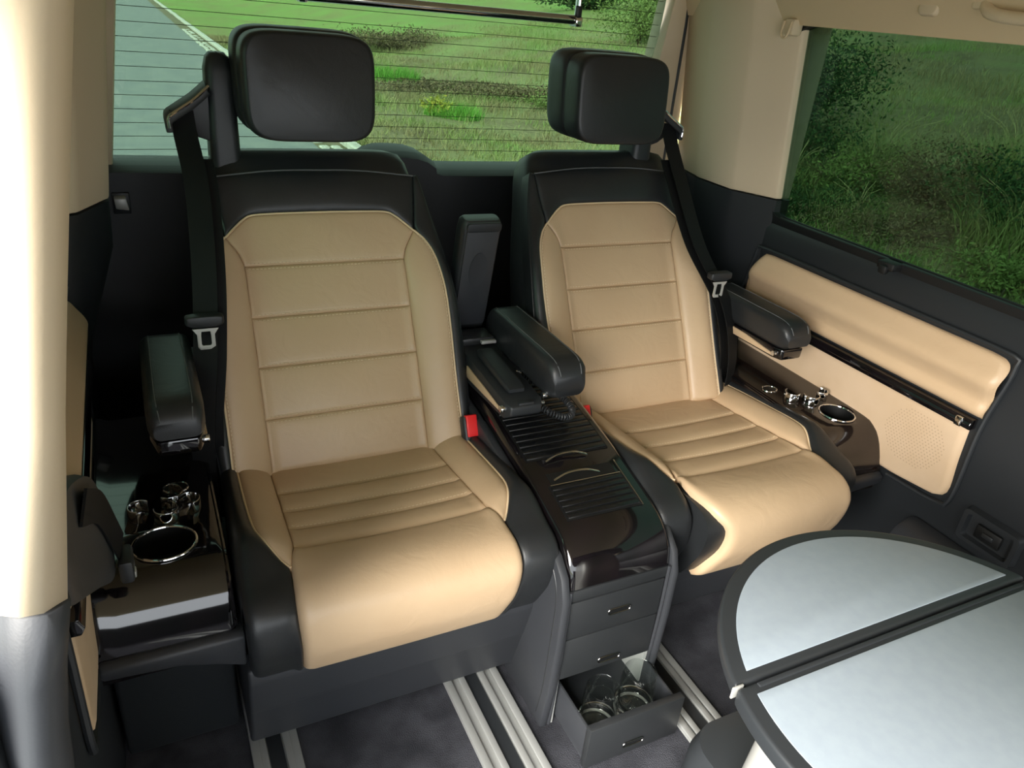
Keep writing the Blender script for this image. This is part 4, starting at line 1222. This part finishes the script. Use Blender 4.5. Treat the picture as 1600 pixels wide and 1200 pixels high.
# meadow grass
n = 210000
u = rng.random(n)
px = 2.85 + 22 * rng.random(n) ** 1.6
py = -4 + 34 * rng.random(n) ** 1.1
bare = np.sin(0.55 * px + 0.32 * py + 1.0) * np.sin(0.75 * py - 0.4 * px) + 0.45 * np.sin(1.9 * px + 1.3 * py)
keep = (bare < 0.35) | (rng.random(n) < 0.18)
px, py = px[keep], py[keep]
n = len(px)
hh = rng.uniform(0.04, 0.13, n) * (1 + 0.8 * (np.sin(px * 0.9) * np.sin(py * 0.7 + 1) > 0.3))
V, F4, F3 = blades(px, py, hgt(px, py) - 0.01, hh, rng.uniform(0.004, 0.010, n), rng.uniform(0.2, 0.9, n), rng)
go = bpy.data.objects.new('meadow_grass', fast_mesh('meadow_grass', V, F4, F3, M['grass']))
COL.objects.link(go)
props(go, 'short patchy green and straw grass on the bank', 'grass', kind='stuff')

def leaves_cloud(c, r, n, size, rg, lobes=26):
    """leaves along many arching shoots, so that the crown is loose and ragged"""
    a = rg.uniform(0, 2 * PI, lobes)
    k = rg.uniform(0.25, 1.15, lobes)
    tips = np.stack([np.cos(a) * k * r[0], np.sin(a) * k * r[1], r[2] * rg.uniform(0.55, 1.75, lobes) * (1.15 - 0.45 * k)], 1)
    li = rg.integers(0, lobes, n)
    t = rg.uniform(0.08, 1.0, n) ** 0.7
    T = tips[li]
    P = np.stack([T[:, 0] * t, T[:, 1] * t, T[:, 2] * (1 - (1 - t) ** 1.8)], 1)
    P += rg.normal(0, 1, (n, 3)) * np.array(r) * (0.05 + 0.13 * t)[:, None]
    P[:, 2] = np.abs(P[:, 2])
    P += np.array(c)
    a = rg.normal(size=(n, 3)); a /= np.linalg.norm(a, axis=1)[:, None]
    b = rg.normal(size=(n, 3)); b -= a * (a * b).sum(1)[:, None]; b /= np.linalg.norm(b, axis=1)[:, None]
    s = (size * rg.uniform(0.5, 1.3, n))[:, None]
    V = np.stack([P - a * s, P + b * s * 0.38 - a * 0.1 * s, P + a * s, P - b * s * 0.38 - a * 0.1 * s], 1).reshape(-1, 3)
    F4 = np.arange(n)[:, None] * 4 + np.array([[0, 1, 2, 3]])
    return V, F4, np.zeros((0, 3), int)

def shrub(x, y, r, n, size, m, label, cat='shrub', stems=9, seed=0, name='wild_shrub', grp='wild plants on the bank'):
    rg = np.random.default_rng(seed + 100)
    z = float(hgt(x, y)) - 0.03
    t = thing(name, (x, y, z), label, cat, grp)
    V, F4, F3 = leaves_cloud((0, 0, 0), r, n, size, rg)
    o = bpy.data.objects.new('foliage', fast_mesh('foliage', V, F4, F3, M[m]))
    o.parent = t
    o['kind'] = 'stuff'
    COL.objects.link(o)
    gs = []
    for k in range(stems):
        a = rg.uniform(0, 2 * PI)
        rr = rg.uniform(0.3, 1.0)
        tipv = np.array([math.cos(a) * r[0] * rr, math.sin(a) * r[1] * rr, r[2] * rg.uniform(0.7, 1.5)])
        P = crom([(0, 0, 0), tipv * np.array([0.35, 0.35, 0.6]), tipv], 9)
        gs.append(tube(P + np.array([x, y, z]), np.linspace(0.012, 0.003, 9), 5))
    obj('stem', join(*gs), 'bark', t)
    return t

def tussock(x, y, n, h, rad, m, label, seed=0, name='grass_tussock', lean=(0.3, 1.0), w=(0.003, 0.007)):
    rg = np.random.default_rng(seed + 300)
    z = float(hgt(x, y)) - 0.02
    t = thing(name, (x, y, z), label, 'grass', 'wild plants on the bank')
    a = rg.uniform(0, 2 * PI, n); q = rad * np.sqrt(rg.random(n))
    V, F4, F3 = blades(q * np.cos(a), q * np.sin(a), 0 * a, h * rg.uniform(0.5, 1.15, n), rg.uniform(*w, n), rg.uniform(*lean, n), rg)
    o = bpy.data.objects.new('blades', fast_mesh('blades', V, F4, F3, M[m]))
    o.parent = t
    o['kind'] = 'stuff'
    COL.objects.link(o)
    gs = []
    for k in range(6):
        aa = rg.uniform(0, 2 * PI); l = rg.uniform(0.4, 0.9) * h
        gs.append(tube(crom([(x, y, z), (x + 0.3 * l * math.cos(aa), y + 0.3 * l * math.sin(aa), z + h * 0.9), (x + l * math.cos(aa), y + l * math.sin(aa), z + h * 1.25)], 10), 0.003, 4))
    obj('seed_stalk', join(*gs), mat('straw_stalk', 'b0a878', 0.8), t)
    return t
SH = [
    (9.4, 9.2, (1.3, 1.3, 1.15), 9000, 0.036, 'leaf_dark', 'tall dark shrub at the upper rear corner of the right-hand window'),
    (8.1, 7.9, (1.0, 0.9, 0.55), 7000, 0.030, 'leaf_dark', 'low dark bush just right of the beige rear pillar'),
    (8.0, 6.7, (0.75, 0.7, 0.38), 5000, 0.028, 'leaf_mid', 'yellowish green bush in the middle of the right-hand window'),
    (8.5, 5.8, (1.2, 1.1, 0.46), 8000, 0.024, 'leaf_dry', 'brown withered bush seen through the right-hand window'),
    (8.0, 4.5, (0.9, 0.8, 0.55), 6000, 0.028, 'leaf_dark', 'dark green bush at the right edge of the picture'),
    (7.0, 6.3, (1.0, 0.9, 0.30), 6000, 0.026, 'leaf_dark', 'low dark green growth above the side window sill, near its rear end'),
    (6.8, 4.9, (1.3, 1.1, 0.22), 8000, 0.020, 'leaf_dry', 'flat brown undergrowth above the side window sill'),
    (6.6, 3.6, (0.8, 0.7, 0.18), 3500, 0.024, 'leaf_mid', 'flat green undergrowth above the side window sill, lower right'),
    (8.6, 27.0, (2.6, 1.6, 0.42), 7000, 0.05, 'leaf_dry', 'dry brown weed thicket at the top of the rear window'),
    (7.0, 17.0, (2.4, 1.6, 0.13), 9000, 0.04, 'leaf_dry', 'flat brown weeds in the middle of the rear window'),
    (8.6, 14.6, (2.2, 1.3, 0.12), 8000, 0.035, 'leaf_dry', 'flat brown weeds left of the right headrest, behind the dark weeds'),
    (5.0, 13.3, (0.30, 0.30, 0.22), 700, 0.04, 'leaf_yellow', 'yellow flowering weed in the middle of the rear window'),
    (7.5, 13.2, (0.8, 0.7, 0.20), 3000, 0.035, 'leaf_mid', 'dull green weeds left of the right headrest'),
    (14.0, 20.5, (1.5, 1.4, 1.3), 6000, 0.05, 'leaf_mid', 'loose green shrub at the right edge of the rear window'),
    (20.0, 34.0, (3.2, 2.2, 1.2), 6000, 0.10, 'leaf_dark', 'distant dark shrub at the top right of the rear window'),
]
for i, (x, y, r, nn, sz, m, lb) in enumerate(SH):
    shrub(x, y, r, nn, sz, m, lb, seed=i)
TU = [
    (5.3, 13.2, 900, 0.26, 0.55, 'leaf_fresh', 'bright green grass tussock beside the yellow weed'),
    (5.7, 18.0, 900, 0.34, 0.6, 'leaf_fresh', 'bright green grass tussock right beside the left headrest'),
    (7.9, 12.6, 800, 0.26, 0.5, 'leaf_fresh', 'bright green tussock below the dark weeds, left of the right headrest'),
    (8.7, 6.9, 500, 0.75, 0.35, 'tallgrass', 'tall pale grass with long stalks in the right-hand window'),
    (7.6, 7.2, 700, 0.55, 0.45, 'tallgrass', 'tall pale grass in front of the low dark bush'),
    (7.1, 5.7, 600, 0.40, 0.5, 'tallgrass', 'pale grass tussock before the brown withered bush'),
    (7.6, 4.3, 600, 0.55, 0.45, 'tallgrass', 'tall pale grass at the lower right of the right-hand window'),
    (9.4, 5.6, 600, 0.7, 0.5, 'tallgrass', 'tall pale grass behind the brown withered bush'),
]
for i, (x, y, nn, h, rad, m, lb) in enumerate(TU):
    tussock(x, y, nn, h, rad, m, lb, seed=i)

lt = thing('tailgate_latch', (-0.035, 1.98, 0.85), 'small pale latch tab below the rear window, beside the left pillar', 'latch')
obj('tab', loft([[(-0.048, 1.995, 0.875), (-0.022, 1.995, 0.875), (-0.018, 1.995, 0.838), (-0.046, 1.995, 0.842)], [(-0.048, 1.975, 0.870), (-0.022, 1.975, 0.870), (-0.018, 1.975, 0.842), (-0.046, 1.975, 0.846)]]), 'silver', lt, bevel=0.002)
obj('tab_base', box(-0.052, -0.014, 1.992, 1.999, 0.830, 0.880), 'dplastic', lt, bevel=0.002)
